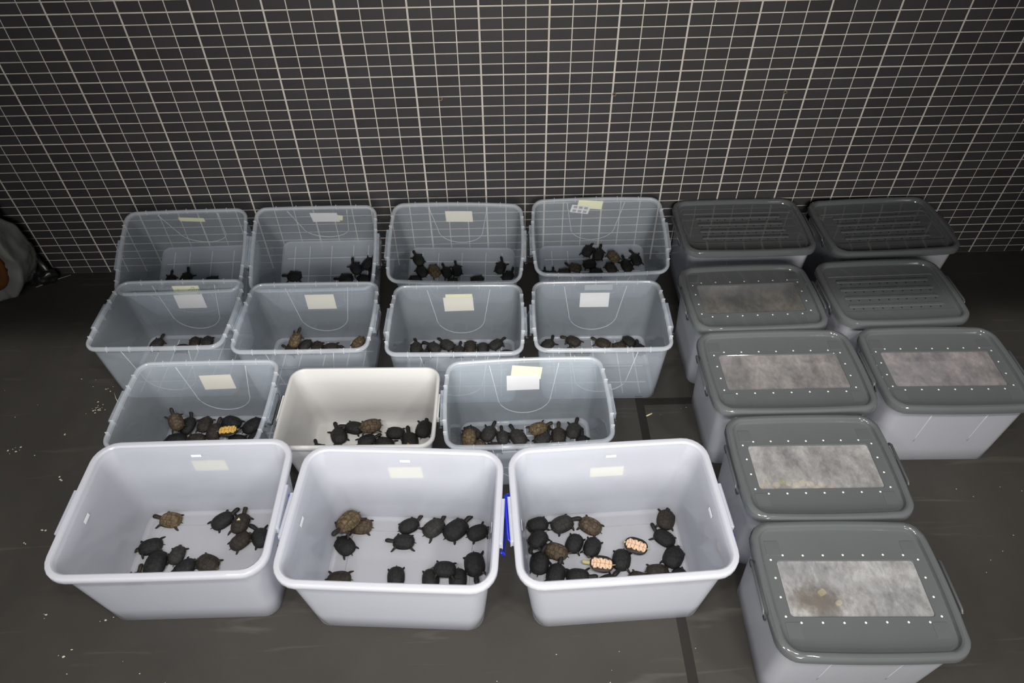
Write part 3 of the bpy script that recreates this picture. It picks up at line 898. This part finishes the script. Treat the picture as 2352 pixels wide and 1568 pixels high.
def body_mesh(head, turn, legs, tuck=False):
    """neck, head, four legs and tail grown as one skin over a jointed skeleton"""
    V, E, R = [], [], []
    def add(p, r, par=None):
        V.append(p); R.append(r)
        if par is not None: E.append((par, len(V) - 1))
        return len(V) - 1
    ck = .45 if tuck else 1.0
    zc = .20 if tuck else .15
    c = add((0, 0, zc), .13 * ck)
    cf = add((.26, 0, zc), .11 * ck, c); cr = add((-.26, 0, zc - .01), .11 * ck, c)
    if head > .5:
        n1 = add((.42, .01 * turn, .16), .105, cf); n2 = add((.56, .07 * turn, .195), .094, n1)
        h1 = add((.67, .135 * turn, .225), .118, n2); h2 = add((.755, .20 * turn, .225), .110, h1); h3 = add((.845, .26 * turn, .208), .064, h2)
        hp, hd = Vector((.755, .20 * turn, .222)), Vector((.06, .058 * turn, 0)).normalized()
    else:
        n1 = add((.40, 0, .15), .07, cf); h1 = add((.455, 0, .15), .09, n1); h2 = add((.51, .0, .145), .082, h1); h3 = add((.565, 0, .135), .05, h2)
        hp, hd = Vector((.505, 0, .15)), Vector((1, 0, 0))
    for s in (-1, 1):
        if tuck: break
        k = legs * (1 if s > 0 else -1)
        e = .45 if legs == 0 else .72
        if tuck: e = -.55
        a = add((.30, s * .24, .13), .068, cf); b = add((.36 + .05 * k, s * (.30 + .09 * e), .10), .056, a)
        f = add((.39 + .09 * k, s * (.34 + .13 * e), .045), .046, b); add((.43 + .11 * k, s * (.36 + .15 * e), .026), .024, f)
        a = add((-.30, s * .22, .12), .072, cr); b = add((-.37 - .04 * k, s * (.28 + .07 * e), .09), .058, a)
        f = add((-.43 - .07 * k, s * (.31 + .09 * e), .045), .046, b); add((-.49 - .08 * k, s * (.32 + .10 * e), .026), .022, f)
    t = add((-.42, 0, .12), .042, cr); t = add((-.52, .015, .095), .022, t); add((-.59, .03, .08), .010, t)
    me = bpy.data.meshes.new('skeleton'); me.from_pydata(V, E, []); me.update()
    ob = bpy.data.objects.new('skeleton', me); COL.objects.link(ob)
    ob.modifiers.new('skin', 'SKIN'); sv = me.skin_vertices[0].data
    for i, r in enumerate(R): sv[i].radius = (r, r * (.8 if i > 2 else 1)); sv[i].use_root = (i == 0)
    ss = ob.modifiers.new('sub', 'SUBSURF'); ss.levels = 1; ss.render_levels = 1
    dg = bpy.context.evaluated_depsgraph_get()
    out = bpy.data.meshes.new_from_object(ob.evaluated_get(dg))
    bpy.data.objects.remove(ob, do_unlink=True)
    out.name = 'body'
    bm = bmesh.new(); bm.from_mesh(out)
    side = Vector((-hd.y, hd.x, 0))
    for s in (-1, 1):
        p = hp + side * (s * .068) + hd * .02 + Vector((0, 0, .034))
        r = bmesh.ops.create_icosphere(bm, subdivisions=1, radius=.013, matrix=Matrix.Translation(p))
        for fc in {f for v in r['verts'] for f in v.link_faces}: fc.material_index = 1
    for fc in bm.faces: fc.smooth = True
    bm.normal_update(); bm.to_mesh(out)
    B = []
    for v in bm.verts:
        b = max(0, min(1, (-v.normal.z - .15) * 1.6))
        if v.co.x > .35 and abs(v.co.y) < .3: b = max(b, .5 * gauss(v.co.z - .165, .02))     # pale stripe along the neck
        B.append(b * .8)
    bm.free()
    set_attr(out, 'belly', B)
    out.materials.clear(); out.materials.append(SK_DARK); out.materials.append(EYE)
    return out
M['yellowspot'] = plain('yellow_blotch', rgb(150, 128, 60), .7)
CARA = carapace_mesh(); PLAS = plastron_mesh()
BODIES = {'s': body_mesh(1, .0, 1), 'l': body_mesh(1, .9, -1), 'r': body_mesh(1, -.9, 1), 'n': body_mesh(0, 0, 0), 'f': body_mesh(0, 0, 0, True), 'q': body_mesh(1, .2, 0, True)}
TURTLES = {
 'A1': [
  (-0.21, 0.18, 0, 2.93, 0.09, 4, 's', 0, 'golden brown turtle facing left near back wall'),
  (0.0, 0.17, 0, 0.72, 0.092, 0, 's', 0, 'black turtle facing back right near back wall'),
  (0.075, 0.155, 0, 1.46, 0.092, 2, 's', 0, 'dark brown turtle with pale shell spot'),
  (0.095, 0.076, 0, 0.78, 0.088, 2, 'n', 0, 'dark brown turtle behind the pale spotted one'),
  (0.171, 0.088, 0, 2.11, 0.09, 0, 's', 0, 'black turtle against the right wall'),
  (-0.253, 0.064, 0, -2.91, 0.092, 0, 's', 0, 'black turtle facing left at the left group'),
  (-0.208, -0.012, 0.0, 1.55, 0.11, 0, 'n', 0, 'largest black turtle of the front heap'),
  (-0.138, 0.023, 0, 1.54, 0.08, 1, 'n', 0, 'charcoal turtle wedged between two black ones'),
  (-0.092, -0.034, 0, 0.84, 0.092, 0, 'n', 0, 'black turtle second from right in front heap'),
  (-0.009, -0.016, 0, -0.46, 0.095, 2, 'n', 0, 'dark brown turtle at right end of front heap'),
  (-0.264, -0.081, 0, 1.51, 0.085, 2, 's', 0, 'half hidden turtle raising its head at front rim'),
 ],
 'A2': [
  (-0.253, 0.167, 0.035, -2.13, 0.105, 4, 's', 0.1, 'golden turtle climbing over two others'),
  (-0.211, 0.172, 0, 3.12, 0.092, 3, 'n', 0, 'speckled brown turtle beside the climbing golden one'),
  (-0.257, 0.086, 0, 2.37, 0.092, 0, 'n', 0, 'black turtle under the climbing golden one'),
  (-0.019, 0.18, 0, 0.56, 0.085, 0, 'l', 0, 'small black turtle facing right at middle back'),
  (-0.03, 0.109, 0, -3.14, 0.086, 0, 's', 0, 'black turtle facing left with neck stretched'),
  (0.081, 0.174, 0, 0.77, 0.095, 1, 's', 0, 'charcoal turtle facing back right at middle'),
  (0.169, 0.168, 0, 0.79, 0.108, 0, 's', 0, 'largest black turtle near right back'),
  (0.256, 0.16, 0, 0.49, 0.088, 0, 's', 0, 'black turtle touching the right wall'),
  (-0.252, -0.054, 0, -3.05, 0.092, 2, 'l', 0, 'half hidden turtle at front left rim'),
  (-0.038, -0.037, 0, -1.42, 0.085, 0, 'n', 0, 'lone black turtle at front middle rim'),
  (0.147, -0.018, 0.038, 3.11, 0.085, 0, 'n', 0, 'black turtle lying across two others'),
  (0.094, -0.041, 0, -1.45, 0.085, 0, 'n', 0, 'left lower turtle of the front right heap'),
  (0.196, -0.038, 0, -1.48, 0.088, 0, 'n', 0, 'right lower turtle of the front right heap'),
  (0.254, 0.024, 0, -1.38, 0.102, 0, 's', 0, 'large black turtle facing the front right corner'),
 ],
 'A3': [
  (-0.253, 0.181, 0, -2.92, 0.088, 0, 'n', 0, 'black turtle with head hidden at back left corner'),
  (-0.155, 0.177, 0, 0.43, 0.095, 1, 's', 0, 'charcoal turtle looking back right at back left'),
  (-0.045, 0.161, 0, 2.49, 0.095, 3, 'n', 0, 'smooth brown turtle near the back wall'),
  (-0.259, 0.106, 0.016, -2.35, 0.088, 0, 's', 0.1, 'black turtle leaning on a brown one'),
  (-0.191, 0.06, 0, 2.66, 0.092, 3, 'n', 0, 'rough brown turtle at left side'),
  (-0.118, 0.088, 0, -2.07, 0.086, 0, 'n', 0, 'left of the two black turtles side by side'),
  (-0.051, 0.068, 0, -2.04, 0.086, 0, 'n', 0, 'right of the two black turtles side by side'),
  (0.117, 0.055, 0, 2.71, 0.09, 5, 'f', 0, 'overturned turtle showing pink belly with head withdrawn'),
  (-0.027, -0.01, 0, 2.92, 0.09, 5, 'q', 0, 'overturned turtle showing pale belly with yellow head out'),
  (0.053, 0.007, 0, -1.89, 0.092, 0, 'r', 0, 'black turtle between the two overturned ones'),
  (0.26, 0.167, 0, 1.18, 0.092, 2, 's', 0, 'dark turtle stretching its neck to back wall'),
  (0.237, 0.088, 0, 2.38, 0.088, 0, 's', 0, 'black turtle facing left near right wall'),
  (0.254, 0.006, 0, 0.97, 0.098, 0, 'n', 0, 'large black turtle by the right front wall'),
  (0.265, -0.076, 0, -1.24, 0.08, 0, 'n', 0, 'black turtle half hidden in front right corner'),
  (0.18, -0.052, 0, 3.07, 0.088, 2, 'n', 0, 'dark brown turtle cut off by front rim'),
  (0.106, -0.071, 0, 2.72, 0.075, 2, 'n', 0, 'small turtle almost hidden behind front rim'),
  (-0.26, 0.018, 0, 1.36, 0.095, 0, 's', 0, 'leftmost black turtle of the front trio'),
  (-0.203, -0.034, 0, 1.16, 0.092, 0, 's', 0, 'middle black turtle of the front trio'),
  (-0.122, -0.049, 0, -0.1, 0.09, 0, 's', 0, 'rightmost black turtle of the front trio'),
  (-0.016, -0.078, 0, 0.37, 0.08, 2, 'n', 0, 'dark turtle barely showing above front rim'),
 ],
 'B31': [
  (-0.206, 0.122, 0.045, 2.05, 0.08, 3, 's', 0.55, 'brown turtle standing up with raised head'),
  (-0.21, 0.064, 0, -3.05, 0.095, 0, 'n', 0, 'black turtle at left end of heap'),
  (-0.177, 0.141, 0.0, 1.33, 0.088, 0, 's', 0.15, 'black turtle with head raised to the right'),
  (-0.107, 0.149, 0, 1.51, 0.085, 2, 'n', 0, 'dark brown turtle in the middle of heap'),
  (-0.05, 0.105, 0.0, 1.36, 0.088, 2, 's', 0.1, 'black brown turtle with yellow foot'),
  (0.011, 0.154, 0, 2.7, 0.095, 0, 'n', 0, 'black turtle behind the overturned one'),
  (0.021, 0.089, 0.02, 0.1, 0.085, 6, 'f', 0, 'overturned turtle with yellow and black belly'),
  (0.112, 0.135, 0, 0.8, 0.098, 0, 'n', 0, 'large black turtle by the right wall'),
  (0.143, 0.065, 0, 0.85, 0.088, 0, 'n', 0, 'black turtle at lower right corner'),
  (-0.122, 0.068, 0, 3.12, 0.08, 2, 'n', 0, 'dark turtle low in front of heap'),
  (0.06, 0.055, 0, -0.03, 0.085, 0, 'n', 0, 'black turtle below the overturned one'),
 ],
 'C': [
  (-0.151, 0.08, 0, 1.97, 0.092, 0, 's', 0, 'leftmost black turtle with head up'),
  (-0.09, 0.124, 0, 2.89, 0.088, 0, 's', 0, 'black turtle partly under the speckled one'),
  (-0.01, 0.108, 0.032, -2.97, 0.095, 3, 'n', 0, 'speckled brown turtle on top of another'),
  (-0.024, 0.054, 0, 0.44, 0.082, 0, 's', 0, 'black turtle below the speckled one'),
  (0.055, 0.035, 0, -0.34, 0.088, 0, 's', 0, 'black turtle facing right at front middle'),
  (0.097, 0.093, 0, -0.07, 0.085, 0, 'n', 0, 'black turtle nose to flank of its neighbour'),
  (0.165, 0.048, 0, 1.79, 0.095, 0, 's', 0, 'black turtle with yellow tail spot'),
  (0.221, 0.113, 0, 1.39, 0.095, 0, 's', 0, 'black turtle stretching up at right wall'),
  (0.219, -0.011, 0, -0.14, 0.08, 2, 'n', 0, 'dark turtle cut off at front right'),
  (-0.228, 0.003, 0, 1.99, 0.075, 0, 's', 0, 'dark turtle mostly hidden at front left'),
 ],
 'B33': [
  (-0.236, 0.103, 0, 2.46, 0.084, 1, 'n', 0, 'grey black turtle behind the golden one at left'),
  (-0.247, 0.045, 0.03, 1.49, 0.082, 4, 'n', 0.5, 'golden turtle propped on its edge at left'),
  (-0.213, 0.032, 0, -0.05, 0.078, 3, 'n', 0, 'brown turtle at front left edge'),
  (-0.163, 0.093, 0, 1.08, 0.086, 1, 's', 0, 'grey black turtle second from left wall'),
  (-0.101, 0.071, 0, 1.66, 0.074, 1, 's', 0, 'smallest grey turtle of the left cluster'),
  (-0.033, 0.066, 0, 2.05, 0.092, 1, 's', 0, 'large grey turtle facing back left'),
  (0.057, 0.096, 0.02, 0.35, 0.084, 4, 's', 0, 'golden turtle facing right on its neighbour'),
  (0.073, 0.052, 0, 0.85, 0.086, 1, 's', 0, 'grey turtle under the golden one at middle'),
  (0.145, 0.068, 0, 1.48, 0.086, 2, 's', 0, 'speckled grey brown turtle looking to back'),
  (0.214, 0.091, 0, 1.21, 0.086, 1, 's', 0, 'grey turtle with head up near right'),
  (0.248, 0.024, 0, 1.55, 0.08, 0, 's', 0, 'black turtle at far right'),
  (-0.138, 0.018, 0, 3.09, 0.075, 2, 'n', 0, 'dark turtle low at front rim'),
 ],
 'B11': [
  (-0.201, 0.0, 0, 1.47, 0.072, 0, 's', 0, 'black turtle raising its head'),
  (-0.122, 0.007, 0, 1.19, 0.08, 0, 'l', 0, 'wide black turtle beside the head raiser'),
  (0.016, -0.008, 0, 0.03, 0.07, 0, 'n', 0, 'black turtle barely visible near middle'),
 ],
 'B12': [
  (-0.189, -0.006, 0, 3.09, 0.078, 0, 's', 0, 'lone black turtle facing left'),
  (0.084, -0.027, 0, -3.14, 0.078, 0, 's', 0, 'black turtle at left of corner heap'),
  (0.137, 0.026, 0.012, 2.13, 0.076, 0, 's', 0, 'black turtle at back of corner heap'),
  (0.196, 0.057, 0, 0.9, 0.076, 0, 's', 0, 'black turtle nearest the right wall'),
  (0.177, -0.032, 0, 2.94, 0.074, 0, 'n', 0, 'black turtle at front of corner heap'),
  (0.229, 0.005, 0, 1.33, 0.07, 0, 'n', 0, 'black turtle under corner heap at right'),
 ],
 'B13': [
  (-0.234, 0.085, 0, 2.14, 0.075, 0, 's', 0, 'black turtle highest up at left'),
  (-0.212, 0.015, 0, 2.25, 0.075, 0, 'n', 0, 'black turtle between left wall and golden one'),
  (-0.144, 0.015, 0.005, 2.23, 0.082, 4, 'n', 0, 'golden brown turtle leaning left'),
  (-0.245, -0.035, 0, -3.13, 0.07, 0, 'n', 0, 'black turtle in front left corner'),
  (-0.079, 0.011, 0, 2.05, 0.07, 0, 's', 0, 'black turtle right of the golden one'),
  (-0.024, 0.023, 0, 1.8, 0.07, 0, 's', 0, 'lone black turtle at middle looking up'),
  (0.208, 0.04, 0, 1.28, 0.075, 0, 's', 0, 'black turtle with spread legs at right'),
  (0.248, -0.012, 0, 0.82, 0.072, 0, 's', 0, 'black turtle in front right corner'),
  (0.086, -0.034, 0, 0.24, 0.072, 0, 'n', 0, 'black turtle cut off by front rim'),
  (-0.045, -0.044, 0, 0.01, 0.06, 2, 'n', 0, 'turtle hardly visible behind front rim'),
 ],
 'B14': [
  (-0.018, 0.123, 0, 1.01, 0.076, 0, 's', 0, 'black turtle furthest back at left'),
  (0.039, 0.1, 0, 1.27, 0.078, 0, 's', 0, 'black turtle furthest back beside its twin'),
  (0.117, 0.076, 0.012, 2.2, 0.078, 4, 'n', 0, 'golden brown turtle in middle of heap'),
  (0.24, 0.063, 0, 1.85, 0.076, 0, 's', 0, 'rightmost black turtle of heap'),
  (0.186, 0.025, 0, 1.89, 0.08, 0, 's', 0, 'large black turtle right of golden one'),
  (0.1, 0.012, 0, 2.14, 0.074, 2, 'n', 0, 'dark brown turtle below the golden one'),
  (-0.014, 0.041, 0, -3.02, 0.074, 0, 'n', 0, 'black turtle left of heap centre'),
  (0.018, -0.012, 0, -0.02, 0.072, 0, 'n', 0, 'black turtle at front of heap'),
  (-0.093, 0.02, 0, 2.91, 0.072, 3, 's', 0, 'brown turtle facing left'),
  (-0.152, -0.01, 0, 3.12, 0.07, 2, 'n', 0, 'brownish turtle cut off by front rim'),
  (-0.212, -0.024, 0, 1.55, 0.062, 0, 's', 0, 'small turtle showing its head above rim'),
  (-0.258, -0.017, 0, 1.53, 0.055, 0, 's', 0, 'tiny dark turtle by the left wall'),
 ],
 'B21': [
  (-0.212, 0.129, 0, 1.21, 0.08, 1, 's', 0.1, 'grey turtle with raised head'),
  (-0.029, 0.142, 0, 1.8, 0.076, 2, 'n', 0, 'dark brown turtle touching its twin'),
  (0.032, 0.145, 0, 1.78, 0.076, 1, 'n', 0, 'charcoal turtle touching its twin at right'),
  (-0.08, 0.102, 0, 3.11, 0.074, 2, 'n', 0, 'reddish dark turtle at front rim'),
 ],
 'B22': [
  (-0.142, 0.135, 0.03, 1.04, 0.08, 4, 's', 0.55, 'golden turtle standing up with yellow neck'),
  (-0.108, 0.143, 0, 1.01, 0.076, 1, 'n', 0, 'charcoal turtle behind the standing golden one'),
  (-0.047, 0.128, 0, 1.71, 0.078, 2, 'n', 0, 'dark brown round turtle at middle'),
  (0.022, 0.123, 0, 0.18, 0.076, 2, 'r', 0, 'dark turtle facing right at middle'),
  (0.158, 0.145, 0, 0.78, 0.076, 4, 'n', 0.3, 'golden turtle alone by right wall'),
  (-0.169, 0.11, 0, 2.64, 0.074, 2, 's', 0, 'dark turtle facing left at front'),
 ],
 'B23': [
  (-0.226, 0.14, 0, 1.56, 0.078, 1, 's', 0, 'leftmost grey turtle of the row'),
  (-0.176, 0.092, 0, 2.1, 0.072, 1, 's', 0, 'small grey turtle second in row'),
  (-0.138, 0.14, 0, 2.38, 0.08, 1, 's', 0, 'rough grey turtle third in row'),
  (-0.073, 0.159, 0, 2.45, 0.08, 1, 's', 0, 'smooth grey turtle fourth in row'),
  (-0.017, 0.113, 0, 1.4, 0.078, 1, 's', 0, 'grey turtle fifth in row with head up'),
  (0.041, 0.146, 0, -1.54, 0.08, 2, 'n', 0, 'dark brown turtle with yellow feet'),
  (0.104, 0.132, 0, -1.55, 0.078, 1, 'n', 0, 'round grey turtle second from row end'),
  (0.168, 0.158, 0, 0.74, 0.078, 1, 's', 0, 'rightmost grey turtle facing right'),
  (0.221, 0.094, 0, -0.01, 0.07, 2, 'n', 0, 'turtle hardly visible at front right'),
 ],
 'B24': [
  (-0.22, 0.138, 0, 0.84, 0.078, 1, 's', 0, 'leftmost grey turtle facing right'),
  (-0.092, 0.159, 0, 2.52, 0.08, 2, 's', 0, 'grey brown turtle facing left at back'),
  (0.054, 0.143, 0, 2.61, 0.08, 2, 's', 0, 'grey brown turtle facing left at middle'),
  (0.131, 0.12, 0, -3.05, 0.072, 2, 'n', 0, 'small round turtle right of middle'),
  (0.184, 0.156, 0, 2.27, 0.074, 0, 'n', 0, 'black turtle second from right'),
  (0.227, 0.098, 0, 1.65, 0.076, 0, 's', 0, 'rightmost black turtle with head up'),
  (-0.112, 0.087, 0, 1.6, 0.066, 2, 's', 0, 'turtle showing only its head at rim'),
  (-0.052, 0.076, 0, -0.02, 0.07, 2, 'n', 0, 'dark turtle hardly visible at front rim'),
 ],
}

PHRASE = {'A1': 'front left milky bin', 'A2': 'front middle milky bin', 'A3': 'front right milky bin', 'C': 'the opaque white bin', 'B31': 'clear bin left of white bin', 'B33': 'clear bin right of white bin', 'B21': 'leftmost clear bin of second row', 'B22': 'second clear bin of second row', 'B23': 'third clear bin of second row', 'B24': 'fourth clear bin of second row', 'B11': 'leftmost tilted bin by wall', 'B12': 'second tilted bin by wall', 'B13': 'third tilted bin by wall', 'B14': 'fourth tilted bin by wall'}
GROUPS = {'A': 'turtles in the milky bins', 'B': 'turtles in the clear bins', 'C': 'turtles in the white bin'}
nn = 0
for key, rows in TURTLES.items():
    d = DIM[key]
    for lx, ly, lz, yaw, size, colr, var, pitch, desc in rows:
        nn += 1
        root = empty('turtle')
        flip = var in 'fq'
        z0 = .0062 if key[0] == 'B' else .0065
        if key[0] == 'A' and abs(lx) < d['wb'] / 2 - .07 and abs(ly) < d['db'] / 2 - .07: z0 = .0098
        if flip:
            L = Matrix.Translation((lx, ly, z0 + lz + .392 * size)) @ Matrix.Rotation(yaw, 4, 'Z') @ Matrix.Rotation(math.pi, 4, 'X')
        else:
            L = Matrix.Translation((lx, ly, z0 + lz + .5 * size * math.sin(pitch) - .008 * size)) @ Matrix.Rotation(yaw, 4, 'Z') @ Matrix.Rotation(-pitch, 4, 'Y')
        root.matrix_world = XF[key] @ L @ Matrix.Scale(size, 4)
        tag(root, desc + ' in ' + PHRASE[key], 'turtle', GROUPS[key[0]])
        rr = random.Random(nn)
        if var == 's': var = rr.choice('sssslr')
        from_mesh('body', BODIES[var], root, {0: SK_DARK, 1: SK_DARK, 2: SK_BROWN, 3: SK_BROWN, 4: SK_BROWN, 5: SK_PALE, 6: SK_DARK}[colr])
        from_mesh('carapace', CARA, root, SHELL[min(colr, 4)] if colr < 5 else SHELL[0])
        p = from_mesh('plastron', PLAS, root, {5: PL_PINK, 6: PL_YELL}.get(colr, PL_DARK))
        for word, px_, py_, rr_, mk in (('pale shell spot', .06, .03, .085, 'straw'), ('yellow tail spot', -.30, .10, .075, 'yellowspot')):
            if word in desc:           # a pale patch on the shell
                zz = lambda x, y: .118 + .275 * max(0, 1 - math.hypot(x / .5, y / .375) ** 2.7) ** .62
                V = [(px_, py_, zz(px_, py_) + .004)]
                for a in range(9):
                    t = a * 2 * math.pi / 9; r_ = rr_ * (.8 + .3 * math.sin(3 * t + 1))
                    V.append((px_ + r_ * math.cos(t), py_ + r_ * math.sin(t), zz(px_ + r_ * math.cos(t), py_ + r_ * math.sin(t)) + .003))
                V += [(x, y, z - .012) for x, y, z in V]
                F = [(0, a + 1, (a + 1) % 9 + 1) for a in range(9)] + [(10, 10 + (a + 1) % 9 + 1, 10 + a + 1) for a in range(9)] + [(a + 1, 10 + a + 1, 10 + (a + 1) % 9 + 1, (a + 1) % 9 + 1) for a in range(9)]
                mesh_obj('shell_spot', V, F, M[mk], root, True)
        if colr == 5: p['label'] = 'pale pink belly plates with dark seams'
        if colr == 6: p['label'] = 'yellow belly plates with black blotches'

# ------------------------------------------------------------------ things on the floor
# wrapped bundle at the far left by the wall
def crumple(o, seed, amp, scale):
    from mathutils import noise
    for v in o.data.vertices:
        n = noise.noise_vector(v.co * scale + Vector((seed, seed * 2, 0)))
        v.co += n * amp
    o.data.update()
bundle = empty('wrapped_bundle', (-2.84, -0.14, 0))
tag(bundle, 'brown roll wrapped in shiny crumpled plastic, at the left edge by the wall', 'bundle')
M['sack'] = plain('brown_sack', rgb(84, 50, 20), .7, .3, noise=.3, scale=20, bump=.3)
def film_material():
    m, nt, b = material('shiny_plastic_film')
    b.inputs['Base Color'].default_value = (0.20, 0.205, 0.20, 1); b.inputs['Roughness'].default_value = .2
    b.inputs['Specular IOR Level'].default_value = .8; b.inputs['Alpha'].default_value = .85
    return m
M['film'] = film_material()
M['blackfilm'] = plain('black_plastic_sheet', (0.012, 0.012, 0.012, 1), .28, .6)
def blob(name, cx, cy, cz, rx, ry, rz, mat, parent, seed, amp, scale, lo=None):
    bm = bmesh.new(); bmesh.ops.create_icosphere(bm, subdivisions=5, radius=1)
    for v in bm.verts:
        v.co = Vector((v.co.x * rx, v.co.y * ry, v.co.z * rz))
    me = bpy.data.meshes.new(name); bm.to_mesh(me); bm.free(); me.materials.append(mat)
    o = bpy.data.objects.new(name, me); COL.objects.link(o); o.parent = parent
    crumple(o, seed, amp, scale); crumple(o, seed + 5, amp * .4, scale * 3)
    for v in me.vertices:
        v.co += Vector((cx, cy, cz))
        if v.co.z < 0.002: v.co.z = 0.002
        if v.co.y > .15: v.co.y = .15
    me.polygons.foreach_set('use_smooth', [True] * len(me.polygons))
    return o
def drum(r_in, r_out, y0, y1, cz, n=72, m=14):
    V, F = [], []
    prof = [(0.0, y0 + .012), (r_in * .6, y0 + .010), (r_in, y0 + .012)]
    prof += [(r_in + (r_out - r_in) * math.sin(a * math.pi / 10), y0 + .012 - .022 * math.sin(a * math.pi / 5) * .6) for a in range(1, 6)]
    prof += [(r_out, y0 + (y1 - y0) * k / m) for k in range(2, m)] + [(r_out * .9, y1), (0.0, y1)]
    for r, y in prof:
        for k in range(n):
            a = 2 * math.pi * k / n
            V.append((r * math.cos(a), y, cz + r * math.sin(a)))
    for i in range(len(prof) - 1):
        for k in range(n):
            l = (k + 1) % n
            F.append((i * n + k, i * n + l, (i + 1) * n + l, (i + 1) * n + k))
    return V, F
def clamp_floor(o):
    for v in o.data.vertices: v.co.z = max(v.co.z, .002)
o = mesh_obj('roll_core', *drum(.10, .185, -.105, .06, .25), M['sack'], bundle, True); crumple(o, 1.0, .006, 9)
V, F = drum(.19, .262, -.10, .075, .262)
n0 = 3 * 72                                    # open the wrap over the face of the roll
V2 = V[2 * 72:]; F2 = [tuple(a - 2 * 72 for a in f) for f in F if min(f) >= 2 * 72]
o = mesh_obj('plastic_wrap', V2, F2, M['film'], bundle, True); crumple(o, 3.0, .020, 10); crumple(o, 8.0, .008, 38); clamp_floor(o)
def sheet():
    V, F = [], []
    nx, nz = 30, 40
    for side in (0, 1):
        for j in range(nz + 1):
            z = .78 * j / nz
            for i in range(nx + 1):
                x = -.40 + (.66 - .10 * (j / nz)) * i / nx
                y = .085 + side * .012 - .05 * math.sin(i * .5) * (1 - j / nz) * .6
                V.append((x, y, z))
    n = (nx + 1) * (nz + 1)
    for j in range(nz):
        for i in range(nx):
            a = j * (nx + 1) + i
            F.append((a, a + 1, a + nx + 2, a + nx + 1)); F.append((n + a, n + a + nx + 1, n + a + nx + 2, n + a + 1))
    for j in range(nz):
        for i in (0, nx):
            a = j * (nx + 1) + i
            F.append((a, a + nx + 1, n + a + nx + 1, n + a))
    return V, F
o = mesh_obj('black_sheet', *sheet(), M['blackfilm'], bundle, True)
crumple(o, 6.0, .030, 7); crumple(o, 2.0, .008, 25); clamp_floor(o)
for v in o.data.vertices: v.co.y = min(v.co.y, .132)
blob('sheet_tail', .16, .075, .03, .13, .045, .06, M['blackfilm'], bundle, 11.0, .02, 12)
for c_ in bundle.children:
    for v in c_.data.vertices: v.co.y = min(v.co.y, .134)
# thin strip, straw and paint flecks
o = mesh_obj('plastic_strip', *tube([(-2.66, -.118, .004), (-2.60, -.075, .006), (-2.51, -.02, .004)], .0045, 6, flat=.5), plain('dull_strip', rgb(140, 136, 122), .6), None, True)
tag(o, 'thin pale plastic strip on the floor beside the wrapped bundle', 'strip')
o = mesh_obj('straw_sliver', *tube([(.508, -1.107, .0035), (.536, -1.093, .0035)], .0034, 6), M['straw'], None, True)
tag(o, 'short yellowish sliver on the floor beside the black inlay strip', 'sliver')
FLK = [(-2.015, -.983, .05, 16), (-2.15, -.787, .012, 2), (-1.99, -.86, .03, 5), (-2.11, -1.12, .012, 2), (-2.27, -1.2, .05, 8), (-1.93, -1.02, .03, 5), (-2.02, -1.36, .014, 3), (-1.99, -1.60, .016, 3), (-2.05, -1.66, .01, 2),
       (-1.93, -1.48, .01, 1), (-2.1, -.60, .01, 1), (-1.83, -1.95, .02, 3), (-1.70, -2.1, .02, 3), (-1.6, -1.98, .02, 3), (-1.5, -2.16, .2, 5), (-2.3, -.9, .2, 6), (1.9, -1.6, .2, 6), (1.75, -1.9, .15, 5), (.3, -2.15, .15, 4), (2.15, -.95, .15, 4), (.6, -1.08, .1, 3), (-.3, -2.2, .3, 6)]
parts = []
for fx, fy, sp, n in FLK:
    for _ in range(n):
        cx, cy = fx + rnd.gauss(0, sp * .6), fy + rnd.gauss(0, sp * .35)
        r = rnd.uniform(.0015, .0055) if sp < .1 else rnd.uniform(.001, .0025)
        k = 6; ph = rnd.random() * 6
        base = [(cx + r * rnd.uniform(.5, 1.5) * math.cos(ph + a * 2 * math.pi / k), cy + r * rnd.uniform(.4, 1.0) * math.sin(ph + a * 2 * math.pi / k)) for a in range(k)]
        parts.append(loft([[(a, b, .0002) for a, b in base], [(a, b, .0009) for a, b in base]]))
o = mesh_obj('paint_flecks', *join(parts), M['speck']); o['kind'] = 'stuff'
tag(o, 'scattered pale paint flecks on the dark floor', 'flecks')
o = mesh_obj('white_thread', *tube([(-1.965, -.885, .001), (-1.945, -.92, .001), (-1.925, -.945, .001)], .0016, 5), M['speck'], None, True)
tag(o, 'short white thread on the floor left of the clear bins', 'thread')
for o in scene.objects:
    if o.type == 'MESH': o.data.update()
